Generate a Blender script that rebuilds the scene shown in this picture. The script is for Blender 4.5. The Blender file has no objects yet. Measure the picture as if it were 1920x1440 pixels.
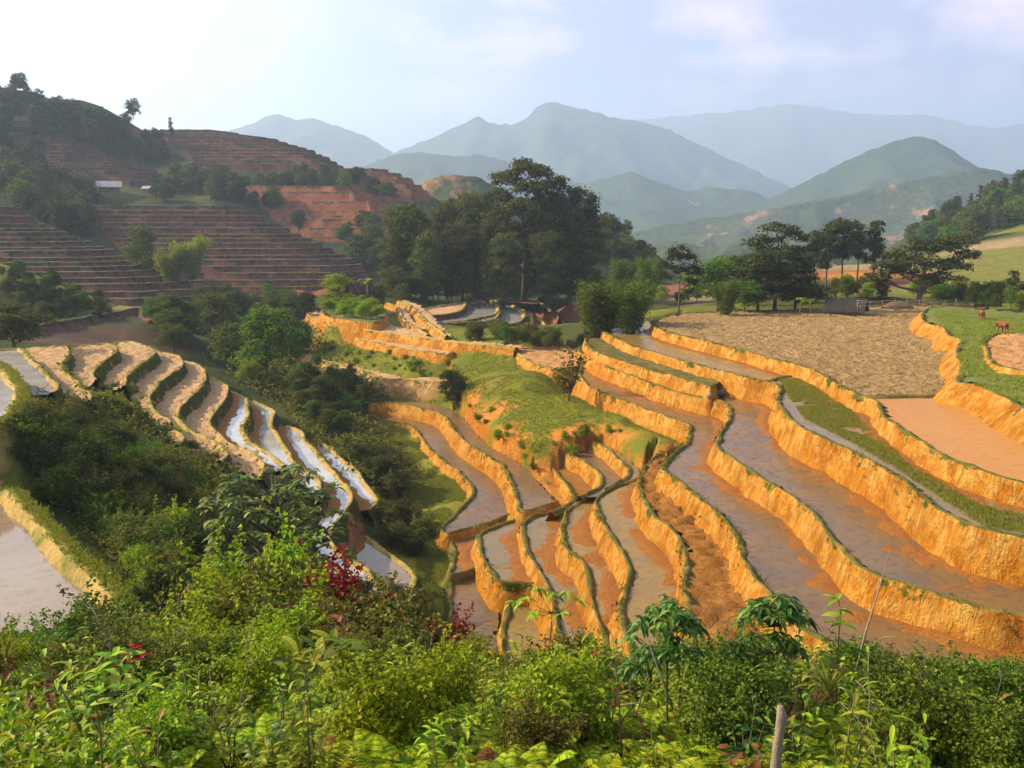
import bpy, math, random
import numpy as np
from mathutils import Vector, Matrix
R = math.radians
scene = bpy.context.scene
COL = scene.collection
rng = np.random.default_rng(7)
random.seed(7)

# ------------------------------------------------------------------ camera
W, H, F = 1920.0, 1440.0, 1768.0
PITCH = math.atan(290.0 / F)                  # horizon on row 430
cp, sp = math.cos(PITCH), math.sin(PITCH)
cam_d = bpy.data.cameras.new('camera')
cam = bpy.data.objects.new('camera', cam_d)
COL.objects.link(cam)
cam_d.sensor_width = 36.0
cam_d.lens = F / W * 36.0
cam_d.clip_start, cam_d.clip_end = 0.05, 20000
cam.rotation_euler = (R(90) - PITCH, 0, 0)
scene.camera = cam

def ray(px, py):
    x = (px - 960.0) / F
    u = (720.0 - py) / F
    return np.array([x, cp + sp * u, -sp + cp * u])

def HM(h): return h if h < 11 else 11 + (h - 11) * .68
def P(px, py, h):
    """the point of the level h (HM(h) metres below the eye) seen at a pixel"""
    h = HM(h)
    d = ray(px, py)
    return d * (-h / d[2])

def PD(px, py, D):
    """the point seen at a pixel, D metres ahead"""
    d = ray(px, py)
    return d * (D / d[1])

# ------------------------------------------------------------------ noise
_T = np.random.default_rng(3).random((256, 256))
def vnoise(x, y):
    x = np.asarray(x, float); y = np.asarray(y, float)
    xi = np.floor(x).astype(int); yi = np.floor(y).astype(int)
    fx = x - xi; fy = y - yi
    fx = fx * fx * (3 - 2 * fx); fy = fy * fy * (3 - 2 * fy)
    a = _T[xi & 255, yi & 255]; b = _T[(xi + 1) & 255, yi & 255]
    c = _T[xi & 255, (yi + 1) & 255]; d = _T[(xi + 1) & 255, (yi + 1) & 255]
    return (a * (1 - fx) + b * fx) * (1 - fy) + (c * (1 - fx) + d * fx) * fy - 0.5
def fbm(x, y, o=4):
    s = 0; a = 1.0
    for k in range(o):
        s = s + a * vnoise(x * 2 ** k + 17.3 * k, y * 2 ** k + 9.1 * k)
        a *= 0.5
    return s

# ------------------------------------------------------------------ mesh helpers
def new_mesh(name, V, Fc, mats=(), mi=None, uv=None, smooth=True, cols=None):
    me = bpy.data.meshes.new(name)
    V = np.asarray(V, np.float32)
    if isinstance(Fc, np.ndarray):
        n, k = Fc.shape
        me.vertices.add(len(V)); me.vertices.foreach_set('co', V.ravel())
        me.loops.add(n * k); me.loops.foreach_set('vertex_index', Fc.astype(np.int32).ravel())
        me.polygons.add(n)
        me.polygons.foreach_set('loop_start', np.arange(0, n * k, k, dtype=np.int32))
        me.update(calc_edges=True)
    else:
        me.from_pydata(V.tolist(), [], [list(f) for f in Fc])
    for m in mats: me.materials.append(m)
    if mi is not None: me.polygons.foreach_set('material_index', np.asarray(mi, np.int32))
    me.polygons.foreach_set('use_smooth', np.full(len(me.polygons), smooth))
    if uv is not None:
        l = me.uv_layers.new(name='UVMap')
        li = np.empty(len(me.loops), np.int32); me.loops.foreach_get('vertex_index', li)
        l.data.foreach_set('uv', np.asarray(uv, np.float32)[li].ravel())
    if cols is not None:
        a = me.color_attributes.new('zone', 'FLOAT_COLOR', 'POINT')
        a.data.foreach_set('color', np.asarray(cols, np.float32).ravel())
    me.validate()
    me.update()
    return me

def link(name, me, parent=None, kind=None, loc=None):
    o = bpy.data.objects.new(name, me); COL.objects.link(o)
    if parent is not None: o.parent = parent
    if kind: o['kind'] = kind
    if loc is not None: o.location = loc
    return o

def tag(o, label, cat, group=None, kind=None):
    o['label'] = label; o['category'] = cat
    if group: o['group'] = group
    if kind: o['kind'] = kind
    return o

def thing(name, label, cat, loc=(0, 0, 0), rz=0.0, group=None, scale=1.0):
    o = bpy.data.objects.new(name, None); COL.objects.link(o)
    o.empty_display_size = 0.3
    o.location = loc; o.rotation_euler = (0, 0, rz); o.scale = (scale,) * 3
    return tag(o, label, cat, group)

class MB:
    """collects tubes, boxes and loose faces for one mesh"""
    def __init__(s): s.V = []; s.F = []; s.n = 0
    def add(s, V, Fc):
        V = [tuple(v) for v in V]
        s.V += V; s.F += [tuple(i + s.n for i in f) for f in Fc]; s.n += len(V)
    def tube(s, path, rad, k=6):
        path = [Vector(p) for p in path]; vs = []; n = len(path)
        for i, p in enumerate(path):
            t = (path[min(i + 1, n - 1)] - path[max(i - 1, 0)]).normalized()
            a = t.cross(Vector((0.31, 0.87, 0.12)))
            if a.length < .05: a = t.cross(Vector((1, 0, 0)))
            a.normalize(); b = t.cross(a)
            for j in range(k):
                q = 2 * math.pi * j / k
                vs.append(p + (a * math.cos(q) + b * math.sin(q)) * rad[i])
        fs = [(i * k + j, i * k + (j + 1) % k, (i + 1) * k + (j + 1) % k, (i + 1) * k + j) for i in range(n - 1) for j in range(k)]
        fs.append(tuple(range(k))[::-1]); fs.append(tuple((n - 1) * k + j for j in range(k)))
        s.add(vs, fs)
    def box(s, c, d, rz=0.0):
        x, y, z = d[0] / 2, d[1] / 2, d[2] / 2
        m = Matrix.Rotation(rz, 3, 'Z')
        vs = [Vector(c) + m @ Vector((i * x, j * y, k * z)) for i in (-1, 1) for j in (-1, 1) for k in (-1, 1)]
        s.add(vs, [(0, 1, 3, 2), (4, 6, 7, 5), (0, 4, 5, 1), (2, 3, 7, 6), (0, 2, 6, 4), (1, 5, 7, 3)])
    def mesh(s, name, mat, smooth=True):
        return new_mesh(name, np.array([tuple(v) for v in s.V]), s.F, [mat], smooth=smooth)

# ------------------------------------------------------------------ materials
class NT:
    def __init__(s, name, disp=False):
        s.m = bpy.data.materials.new(name); s.m.use_nodes = True
        s.t = s.m.node_tree; s.t.nodes.clear()
        s.out = s.n('ShaderNodeOutputMaterial')
    def n(s, t, **kw):
        o = s.t.nodes.new(t)
        for k, v in kw.items():
            if k.startswith('i_'): o.inputs[k[2:].replace('_', ' ')].default_value = v
            else: setattr(o, k, v)
        return o
    def l(s, a, b): s.t.links.new(a, b)
    def noise(s, vec, scale, detail=4, rough=.6, dist=0.0):
        o = s.n('ShaderNodeTexNoise'); o.inputs['Scale'].default_value = scale
        o.inputs['Detail'].default_value = detail; o.inputs['Roughness'].default_value = rough
        o.inputs['Distortion'].default_value = dist
        if vec is not None: s.l(vec, o.inputs['Vector'])
        return o.outputs['Fac']
    def ramp(s, fac, stops):
        o = s.n('ShaderNodeValToRGB'); e = o.color_ramp.elements
        while len(e) < len(stops): e.new(0.5)
        for k, (p, c) in enumerate(stops):
            e[k].position = p; e[k].color = c if len(c) == 4 else (*c, 1)
        s.l(fac, o.inputs['Fac']); return o.outputs['Color']
    def mix(s, fac, a, b, mode='MIX'):
        o = s.n('ShaderNodeMix', data_type='RGBA', blend_type=mode)
        for v, i in ((fac, o.inputs['Factor']), (a, o.inputs['A']), (b, o.inputs['B'])):
            if hasattr(v, 'is_output'): s.l(v, i)
            elif isinstance(v, (int, float)): i.default_value = v
            else: i.default_value = (*v, 1) if len(v) == 3 else v
        return o.outputs['Result']
    def math(s, op, a, b=0.5, c=0.0):
        o = s.n('ShaderNodeMath', operation=op)
        for k, v in enumerate((a, b, c)):
            if hasattr(v, 'is_output'): s.l(v, o.inputs[k])
            else: o.inputs[k].default_value = v
        return o.outputs[0]
    def bump(s, hgt, strength=.5, dist=.1, nrm=None):
        o = s.n('ShaderNodeBump'); o.inputs['Strength'].default_value = strength; o.inputs['Distance'].default_value = dist
        s.l(hgt, o.inputs['Height'])
        if nrm is not None: s.l(nrm, o.inputs['Normal'])
        return o.outputs['Normal']
    def bsdf(s, col, rough=.9, nrm=None, spec=.2, ior=None):
        o = s.n('ShaderNodeBsdfPrincipled')
        for v, i in ((col, o.inputs['Base Color']), (rough, o.inputs['Roughness'])):
            if hasattr(v, 'is_output'): s.l(v, i)
            elif isinstance(v, (int, float)): i.default_value = v
            else: i.default_value = (*v, 1)
        o.inputs['Specular IOR Level'].default_value = spec
        if ior: o.inputs['IOR'].default_value = ior
        if nrm is not None: s.l(nrm, o.inputs['Normal'])
        s.l(o.outputs[0], s.out.inputs['Surface']); return o
    def pos(s): return s.n('ShaderNodeNewGeometry').outputs['Position']
    def sep(s, v):
        o = s.n('ShaderNodeSeparateXYZ'); s.l(v, o.inputs[0]); return o.outputs
    def scalev(s, v, sc):
        o = s.n('ShaderNodeMapping'); o.inputs['Scale'].default_value = sc; s.l(v, o.inputs['Vector']); return o.outputs[0]

def mat_bank(name, base, pale, dark, grass, grass_amt=.5, tool=1.0):
    """cut earth riser: UV u along the rim, v depth below it"""
    t = NT(name); uv = t.n('ShaderNodeUVMap').outputs[0]; p = t.pos()
    big = t.noise(p, .22, 4); mid = t.noise(p, 1.3, 5, .65); fine = t.noise(p, 9, 5, .7)
    stroke = t.noise(t.scalev(uv, (3.4, 1.1, 1)), 1.0, 5, .68, 1.4)
    c = t.mix(t.ramp(mid, [(.40, (0, 0, 0)), (.60, (1, 1, 1))]), base, pale)
    v = t.sep(uv)[1]
    deep = t.ramp(t.math('ADD', t.math('MULTIPLY', v, .55), t.math('SUBTRACT', big, .5)), [(.15, (0, 0, 0)), (.95, (1, 1, 1))])
    c = t.mix(t.math('MULTIPLY', deep, .75), c, base)
    c = t.mix(t.ramp(stroke, [(.28, (.8,) * 3), (.45, (0, 0, 0))]), c, dark)
    c = t.mix(t.ramp(fine, [(.3, (.55,) * 3), (.5, (0,) * 3)]), c, dark)
    c = t.mix(t.ramp(big, [(.52, (0,) * 3), (.70, (.65,) * 3)]), c, pale)
    drip = t.noise(t.scalev(uv, (1.1, .16, 1)), 1.0, 6, .7, 1.2)
    c = t.mix(t.ramp(drip, [(.55, (0,) * 3), (.68, (.8,) * 3)]), c, tuple(x * .62 for x in base))
    c = t.mix(t.ramp(t.noise(p, .45, 5, .7, .5), [(.50, (0,) * 3), (.62, (.7,) * 3)]), c, tuple(x * y for x, y in zip(base, (.60, .52, .6))))
    g = t.noise(p, .55, 6, .75)
    gv = t.math('SUBTRACT', t.math('ADD', g, grass_amt * .35 - .12), t.math('MULTIPLY', v, .16))
    gm = t.ramp(gv, [(.52, (0,) * 3), (.57, (1,) * 3)])
    gc = t.mix(fine, tuple(x * .55 for x in grass), tuple(x * 1.3 for x in grass))
    c = t.mix(gm, c, gc)
    hgt = t.math('ADD', t.math('MULTIPLY', stroke, 1.0), t.math('ADD', t.math('MULTIPLY', fine, .35), t.math('MULTIPLY', mid, .8)))
    t.bsdf(c, .95, t.bump(hgt, 1.0, .34 * tool), .08)
    return t.m

def mat_ground(name, a, b, c3=None, s=1.0, bump=.6, dist=.12, rough=.95, spec=.1):
    t = NT(name); p = t.pos()
    n1 = t.noise(p, .5 * s, 5, .65); n2 = t.noise(p, 5 * s, 6, .72)
    c = t.mix(t.ramp(n2, [(.32, (0,) * 3), (.66, (1,) * 3)]), a, b)
    if c3: c = t.mix(t.ramp(n1, [(.48, (0,) * 3), (.66, (1,) * 3)]), c, c3)
    t.bsdf(c, rough, t.bump(t.math('ADD', n2, t.math('MULTIPLY', n1, .6)), bump, dist), spec)
    return t.m

def mat_water(name, c1, c2, rough=.06, s=.35, ripple=.02, spec=.5):
    t = NT(name); p = t.pos()
    n1 = t.noise(p, s, 4, .6); n2 = t.noise(p, 2.2, 5, .7)
    c = t.mix(t.ramp(n1, [(.38, (0,) * 3), (.62, (1,) * 3)]), c1, c2)
    k = .12 if spec < .1 else 1.0
    c = t.mix(t.ramp(n2, [(.52, (0,) * 3), (.60, (.35 * k,) * 3)]), c, tuple(x * .5 for x in c1))
    c = t.mix(t.ramp(t.noise(p, 5.5, 4, .75), [(.62, (0,) * 3), (.68, (.9 * k,) * 3)]), c, tuple(x * .22 for x in c1))
    rg = t.ramp(n2, [(.5, (rough,) * 3), (.8, (rough * 2.5 + .05,) * 3)])
    t.bsdf(c, rg, t.bump(t.noise(p, 3.0, 3), ripple, .05), spec, 1.33)
    return t.m

def mat_leaf(name, cols, trans=.35, rough=.6, spec=.12, objvar=.45):
    """leaves: each leaf its own tint, each plant a little different"""
    t = NT(name)
    g = t.n('ShaderNodeNewGeometry'); oi = t.n('ShaderNodeObjectInfo')
    n = len(cols)
    c = t.ramp(g.outputs['Random Per Island'], [(i / max(1, n - 1), cols[i]) for i in range(n)])
    v = t.math('ADD', t.math('MULTIPLY', oi.outputs['Random'], objvar), 1 - objvar * .55)
    hs = t.n('ShaderNodeHueSaturation'); t.l(c, hs.inputs['Color']); t.l(v, hs.inputs['Value'])
    t.l(t.math('ADD', t.math('MULTIPLY', oi.outputs['Random'], .05), .475), hs.inputs['Hue'])
    c = hs.outputs[0]
    b = t.bsdf(c, rough, None, spec)
    tr = t.n('ShaderNodeBsdfTranslucent')
    t.l(t.mix(.5, c, (1.0, 1.0, .35), 'MULTIPLY'), tr.inputs['Color'])
    mx = t.n('ShaderNodeMixShader'); mx.inputs[0].default_value = trans
    t.l(b.outputs[0], mx.inputs[1]); t.l(tr.outputs[0], mx.inputs[2]); t.l(mx.outputs[0], t.out.inputs['Surface'])
    return t.m

ORANGE, PALE, DARKO, GRASS = (.55, .198, .013), (.66, .375, .082), (.21, .075, .014), (.10, .115, .012)
M = {}
M['bank'] = mat_bank('orange_earth', ORANGE, PALE, DARKO, GRASS, .30)
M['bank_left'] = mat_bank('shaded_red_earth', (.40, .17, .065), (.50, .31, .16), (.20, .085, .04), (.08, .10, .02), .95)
M['bank_straw'] = mat_bank('straw_earth', (.46, .24, .075), (.60, .40, .18), (.24, .12, .045), GRASS, .5)
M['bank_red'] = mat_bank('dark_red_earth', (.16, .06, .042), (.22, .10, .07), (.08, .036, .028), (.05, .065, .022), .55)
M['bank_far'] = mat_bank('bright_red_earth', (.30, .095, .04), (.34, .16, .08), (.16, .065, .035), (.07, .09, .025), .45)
M['bund'] = mat_ground('bund_turf', (.055, .06, .012), (.13, .12, .025), (.26, .16, .045), 1.4, .6, .06)
M['bund_dry'] = mat_ground('bund_dry_earth', (.26, .17, .05), (.50, .33, .11), (.13, .14, .025), 1.2, .6, .06)
M['bund_green'] = mat_ground('bund_grass', (.09, .12, .015), (.20, .21, .035), (.34, .22, .07), 1.4, .6, .06)
M['bund_far'] = mat_ground('bund_far', (.10, .095, .035), (.24, .19, .07), (.08, .08, .03), .16, .3, .1)
M['tilled'] = mat_ground('tilled_soil', (.12, .07, .025), (.46, .29, .115), (.31, .195, .072), 1.0, .9, .14)
t = NT('cloddy_soil'); p = t.pos(); n1 = t.noise(p, .25, 5, .65); n2 = t.noise(p, 3.6, 5, .75); n3 = t.noise(p, 9, 4, .7)
c = t.mix(t.ramp(n2, [(.36, (0,) * 3), (.56, (1,) * 3)]), (.13, .078, .028), (.56, .36, .15)); c = t.mix(t.ramp(n1, [(.45, (0,) * 3), (.65, (.5,) * 3)]), c, (.36, .21, .08)); c = t.mix(t.ramp(n3, [(.3, (.6,) * 3), (.5, (0,) * 3)]), c, (.12, .07, .025))
t.bsdf(c, .95, t.bump(t.math('ADD', n2, t.math('MULTIPLY', n3, .4)), 1.0, .3), .05); M['tilled_cloddy'] = t.m
M['tilled_orange'] = mat_ground('tilled_orange_soil', (.34, .15, .05), (.60, .33, .13), (.48, .22, .08), .8, .9, .14)
M['tilled_left'] = mat_ground('tilled_dry_soil', (.30, .165, .075), (.66, .42, .21), (.50, .29, .13), 1.0, .9, .12)
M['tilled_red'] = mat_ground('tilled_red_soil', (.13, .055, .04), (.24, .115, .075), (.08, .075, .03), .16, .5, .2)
M['mud'] = mat_ground('wet_mud', (.17, .06, .014), (.38, .15, .025), (.26, .095, .02), 1.2, .8, .08, .75, .12)
M['clods'] = mat_ground('wet_clods', (.17, .07, .016), (.40, .18, .04), (.28, .12, .03), 1.1, .9, .12, .9, .06)
M['water_mud'] = mat_water('muddy_water', (.15, .095, .05), (.21, .115, .04), .22, .30, .03, .24)
M['water_yellow'] = mat_water('yellow_muddy_water', (.29, .17, .035), (.23, .145, .05), .22, .30, .03, .22)
M['water_pond'] = mat_water('milky_orange_water', (.46, .205, .05), (.48, .215, .055), .3, .10, .006, .05)
M['water_grey'] = mat_water('grey_muddy_water', (.20, .145, .075), (.25, .165, .06), .22, .25, .03, .24)
M['water_white'] = mat_water('pale_water', (.46, .42, .37), (.36, .32, .27), .03, .30, .01, .7)
M['water_left'] = mat_water('still_brown_water', (.28, .205, .13), (.23, .155, .095), .05, .22, .01)
M['paddy_grass'] = mat_ground('paddy_grass', (.085, .115, .015), (.17, .20, .04), (.20, .15, .05), .8, .7, .08)
M['bark'] = mat_ground('bark', (.07, .05, .035), (.17, .125, .085), (.11, .085, .06), 1.2, .8, .05)
M['bark_pale'] = mat_ground('pale_bark', (.20, .15, .10), (.36, .28, .20), (.26, .20, .15), 2.5, .8, .03)
M['stem'] = mat_ground('green_stem', (.11, .10, .035), (.19, .15, .06), None, 2, .2, .01)
# ------------------------------------------------------------------ terraces
def smooth_px(pts, step=5.0):
    """Catmull-Rom through pixel points"""
    p = [np.array(q, float) for q in pts]
    if len(p) < 3: return p
    p = [2 * p[0] - p[1]] + p + [2 * p[-1] - p[-2]]
    out = []
    for i in range(1, len(p) - 2):
        a, b, c, d = p[i - 1:i + 3]
        L = np.linalg.norm(c - b); n = max(2, int(L / step))
        for k in range(n):
            s = k / n
            out.append(.5 * (2 * b + (c - a) * s + (2 * a - 5 * b + 4 * c - d) * s * s + (3 * b - a - 3 * c + d) * s ** 3))
    out.append(p[-2]); return out

def resample(pl, step):
    pl = np.asarray(pl, float); seg = np.linalg.norm(np.diff(pl, axis=0), axis=1)
    s = np.concatenate([[0], np.cumsum(seg)]); n = max(3, int(s[-1] / step) + 1)
    q = np.linspace(0, s[-1], n)
    return np.stack([np.interp(q, s, pl[:, k]) for k in range(pl.shape[1])], 1), q

def inside(poly, X, Y):
    r = np.zeros(X.shape, bool); n = len(poly); j = n - 1
    for i in range(n):
        xi, yi = poly[i]; xj, yj = poly[j]
        if yi != yj:
            r ^= ((yi > Y) != (yj > Y)) & (X < (xj - xi) * (Y - yi) / (yj - yi) + xi)
        j = i
    return r

def dist_line(pl, X, Y):
    d = np.full(X.shape, 1e9)
    for a, b in zip(pl[:-1], pl[1:]):
        ab = b - a; L = ab @ ab + 1e-9
        t = np.clip(((X - a[0]) * ab[0] + (Y - a[1]) * ab[1]) / L, 0, 1)
        d = np.minimum(d, np.hypot(X - a[0] - t * ab[0], Y - a[1] - t * ab[1]))
    return d

SLABS = []      # (polygon xy, top z) for the terrain to stay under
CAND = []; RIMS = []
CTRL = []       # terrain control points x, y, z
def area(p):
    x, y = p[:, 0], p[:, 1]
    return .5 * np.sum(x * np.roll(y, -1) - y * np.roll(x, -1))

def grid_floor(name, poly, z, kind, cell, rimxy, upxy, mats, amp, water=None, parent=None, clear=.12):
    lo, hi = poly.min(0), poly.max(0)
    nx, ny = int((hi[0] - lo[0]) / cell) + 2, int((hi[1] - lo[1]) / cell) + 2
    gx = lo[0] + np.arange(nx + 1) * cell; gy = lo[1] + np.arange(ny + 1) * cell
    X, Y = np.meshgrid(gx, gy, indexing='ij')
    X = X + cell * .3 * (2 * vnoise(X * 7.7, Y * 5.1)); Y = Y + cell * .3 * (2 * vnoise(X * 6.3 + 50, Y * 8.9))
    ok = inside(poly, X, Y)
    if rimxy is not None: ok &= dist_line(rimxy, X, Y) > clear
    k = ok[:-1, :-1] & ok[1:, :-1] & ok[1:, 1:] & ok[:-1, 1:]
    if not k.any(): return
    up = dist_line(upxy, X, Y) if upxy is not None else np.full(X.shape, 99.)
    if kind == 'tilled':
        Z = z + amp * (1.6 * fbm(X * 1.5, Y * 1.5, 2) + 1.3 * np.abs(fbm(X * 3.3 + 9, Y * 3.3, 2)) * 1.6 + .9 * vnoise(X * 5, Y * 5)) - .05
    elif kind == 'mud':           # lumpy mud, drowned in the middle, proud under the bank above
        Z = z - .05 + amp * (1.3 * fbm(X * .55, Y * .55, 3) + .9 * fbm(X * 1.5, Y * 1.5, 2)) + 3.6 * min(amp, .095) * np.maximum(0, vnoise(X * 1.7 + 31, Y * 1.7) - .28) + .13 * np.exp(-np.maximum(up - .9, 0) / .55) - .04
    else:
        Z = z + amp * fbm(X * .8, Y * .8, 3)
    idx = np.cumsum(np.ones(X.size, int)).reshape(X.shape) - 1
    def emit(nm, ZZ, mat, kk):
        q = np.stack([idx[:-1, :-1][kk], idx[1:, :-1][kk], idx[1:, 1:][kk], idx[:-1, 1:][kk]], 1)
        used, inv = np.unique(q, return_inverse=True)
        V = np.stack([X.ravel()[used], Y.ravel()[used], ZZ.ravel()[used]], 1)
        link(nm, new_mesh(nm, V, inv.reshape(q.shape), [mat]), None, 'structure')
    if kind == 'water': emit('paddy_water', np.full(X.shape, z), mats, k)
    else:
        emit({'tilled': 'tilled_field', 'mud': 'mud_field', 'grass': 'grass_field'}[kind], Z, mats, k)
        if water is not None: emit('paddy_water', np.full(X.shape, z), water, k)

def slab(rim, back, h, floor='mud', H=3.0, cot=.35, bank='bank', bund='bund', fmat=None, water=None, up=None,
         bw=.22, bh=.14, cell=.24, amp=None, step=.35, world=False, wob=.16, floorpoly=None, sink=None, nrow=8, toe=.7):
    """one terrace: a bund along its rim, a battered bank below, a floor behind"""
    z = -h if world else -HM(h)
    if world:
        rimw = np.asarray(rim, float); backw = np.asarray(back, float)
    else:
        rimw = np.array([P(x, y, h)[:2] for x, y in smooth_px(rim)])
        backw = np.array([P(q[0], q[1], h)[:2] if len(q) == 2 else P(*q)[:2] * (1 + .9 / np.hypot(*P(*q)[:2])) for q in back]) if len(back) else np.zeros((0, 2))
    rs, u = resample(rimw, step)
    poly = np.vstack([rs, backw]) if len(backw) else rs
    sgn = 1.0 if area(poly) > 0 else -1.0
    t = np.gradient(rs, axis=0); ker = np.ones(5) / 5
    if len(rs) > 9:
        t = np.stack([np.convolve(np.pad(t[:, k], 2, mode='edge'), ker, 'valid') for k in (0, 1)], 1)
    t /= np.linalg.norm(t, axis=1)[:, None] + 1e-9
    nrm = np.stack([t[:, 1], -t[:, 0]], 1) * sgn            # outward
    rs = rs + nrm * (wob * fbm(u * .35 + h, u * 0 + h * 3, 3))[:, None]
    rows = [(-bw - .3, -.18), (-bw - .06, bh * .55), (-bw * .75, bh), (-bw * .3, bh * 1.05), (0, bh * .7), (.05, -.06)]
    for k in range(1, nrow + 1):
        d = H * (k / nrow) ** 1.25
        rows.append((.05 + cot * d * (1.0 if d < H * .8 else 1.15), -.06 - d))
    V = []; UV = []
    for r, (o, dz) in enumerate(rows):
        d = max(0., -dz)
        w = .22 * min(1, d / .6 + .15) if r >= 5 else .05
        jit = w * fbm(u * .9 + h * 7, np.full_like(u, d * .8 + r * .02), 4) + (.05 * vnoise(u * 3.1, np.full_like(u, d * .5)) if r > 5 else 0)
        wid = 1 + .55 * fbm(u * .45 + h * 2, u * 0 + 3, 3) + .3 * vnoise(u * 2.1 + h, u * 0 + 7)
        q = rs + nrm * ((o * np.clip(wid, .45, 1.8) if r < 4 else o) + jit)[:, None]
        zz = z + dz + ((.13 * fbm(u * .8 + h, u * 0 + r * .3, 3) + .09 * vnoise(u * 2.7 + h, u * 0 + r)) * min(1, bh / .12) if 1 <= r <= 5 else 0 * u)
        V.append(np.column_stack([q, zz])); UV.append(np.column_stack([u + h * 13, np.full_like(u, d)]))
    n = len(rs); m = len(rows)
    V = np.vstack(V); UV = np.vstack(UV)
    i, j = np.meshgrid(np.arange(m - 1), np.arange(n - 1), indexing='ij')
    a = (i * n + j).ravel(); Fq = np.stack([a, a + 1, a + n + 1, a + n], 1)
    if sgn > 0: Fq = Fq[:, ::-1]
    mi = np.where(i.ravel() < 4, 0, 1)
    if bund == 'bund_green': mi = np.where(i.ravel() < 2, 2, mi)
    link('terrace_bank', new_mesh('terrace_bank', V, Fq.copy(), [M[bund], M[bank], M['bund_dry']], mi, UV), None, 'structure')
    fp = poly if floorpoly is None else np.array([P(x, y, h)[:2] for x, y in floorpoly])
    upxy = None
    if up is not None: upxy = np.array([P(x, y, up[1])[:2] for x, y in up[0]])
    if floor:
        am = amp if amp is not None else {'tilled': .16, 'mud': .085, 'water': 0, 'grass': .12}[floor]
        fm = M[fmat] if fmat else M[{'tilled': 'tilled', 'mud': 'mud', 'water': 'water_mud', 'grass': 'paddy_grass'}[floor]]
        grid_floor('floor', fp, z - (sink or (.02 if floor != 'tilled' else 0)), floor, cell, rs, upxy, fm, am, M[water] if water else None)
    SLABS.append((poly, z))
    if not world and bh > .08: RIMS.append((rs, nrm, z + bh, u, bund))
    pr, _ = resample(rs, max(2.5, step * 6))
    inn = poly.mean(0); me = len(SLABS) - 1
    for q in pr: CAND.append((q[0], q[1], z - toe, me))
    for k in range(3):
        for q in pr[::2]:
            f = (k + 1) / 3.6; CAND.append((q[0] * (1 - f) + inn[0] * f, q[1] * (1 - f) + inn[1] * f, z - .7, me))
    return rs

def bundline(pts, h, w=.4, hh=.2, mat='bund', world=False):
    """a free bund across a floor"""
    pl = np.array([P(x, y, h)[:2] for x, y in smooth_px(pts)])
    rs, u = resample(pl, .4); t = np.gradient(rs, axis=0); t /= np.linalg.norm(t, axis=1)[:, None]
    nr = np.stack([t[:, 1], -t[:, 0]], 1); V = []
    prof = [(-w, -.2), (-w * .5, hh * .8), (0, hh), (w * .5, hh * .8), (w, -.2)]
    for r, (o, dz) in enumerate(prof):
        q = rs + nr * (o + .12 * fbm(u * .8, u * 0 + r, 3))[:, None]
        V.append(np.column_stack([q, -HM(h) + dz + .08 * fbm(u, u * 0 + r * 2, 3)]))
    n = len(rs); V = np.vstack(V)
    i, j = np.meshgrid(np.arange(4), np.arange(n - 1), indexing='ij'); a = (i * n + j).ravel()
    link('terrace_bund', new_mesh('terrace_bund', V, np.stack([a, a + 1, a + n + 1, a + n], 1), [M[mat]]), None, 'structure')

rev = lambda l: list(l)[::-1]
B = lambda l, h: [(x, y, h) for x, y in list(l)[::-1]]      # back edge tucked under the rim of the terrace above
# ---- right-hand amphitheatre (levels in metres below the eye)
U1 = [(1800, 576), (1760, 573), (1737, 579), (1727, 592), (1738, 607), (1765, 612), (1780, 630), (1803, 636), (1793, 653), (1794, 671), (1806, 682), (1799, 700), (1794, 716), (1830, 722), (1880, 745), (1930, 772), (2060, 820), (2400, 900)]
T0 = [(1880, 566), (1735, 571), (1600, 577), (1450, 583), (1290, 588), (1240, 597), (1222, 608), (1235, 618), (1265, 628), (1330, 644), (1400, 661), (1460, 678), (1510, 692), (1545, 707), (1575, 727), (1605, 742), (1640, 757), (1662, 789), (1720, 829), (1790, 869), (1860, 895), (1920, 910), (2080, 940), (2400, 985)]
T1 = [(1175, 612), (1140, 616), (1128, 622), (1150, 632), (1172, 645), (1230, 664), (1300, 684), (1385, 706), (1415, 714), (1445, 719), (1463, 732), (1456, 754), (1474, 783), (1520, 815), (1600, 850), (1700, 910), (1760, 958), (1830, 993), (1920, 1011), (2080, 1035), (2400, 1075)]
T2A = [(1120, 628), (1097, 635), (1103, 650), (1120, 662), (1150, 673), (1200, 690), (1260, 707), (1310, 720), (1333, 729), (1342, 722)]
T2 = [(1105, 645), (1084, 655), (1098, 668), (1140, 690), (1200, 713), (1260, 735), (1310, 747), (1340, 752), (1362, 760), (1367, 775), (1362, 795), (1345, 822), (1347, 844), (1412, 890), (1474, 927), (1520, 965), (1541, 994), (1570, 1027), (1599, 1057), (1649, 1086), (1703, 1102), (1766, 1123), (1828, 1144), (1920, 1161), (2080, 1180), (2400, 1215)]
T3 = [(1095, 683), (1085, 700), (1100, 722), (1140, 742), (1200, 765), (1260, 787), (1290, 797), (1293, 810), (1288, 827), (1246, 866), (1244, 883), (1273, 908), (1323, 946), (1365, 987), (1382, 1017), (1392, 1052), (1430, 1104), (1480, 1165), (1560, 1212), (1645, 1245), (1700, 1262), (1760, 1279), (1860, 1292), (1920, 1298), (2080, 1310), (2400, 1335)]
T4 = [(1290, 826), (1268, 838), (1240, 850), (1215, 867), (1198, 900), (1202, 929), (1219, 962), (1232, 979), (1261, 1000), (1282, 1029), (1286, 1058), (1284, 1121), (1300, 1180), (1330, 1250), (1370, 1330)]
T5 = [(1203, 898), (1180, 905), (1152, 913), (1123, 930), (1117, 954), (1127, 983), (1152, 1021), (1169, 1050), (1175, 1075), (1173, 1108), (1160, 1142), (1168, 1190), (1190, 1250), (1220, 1330)]
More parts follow.
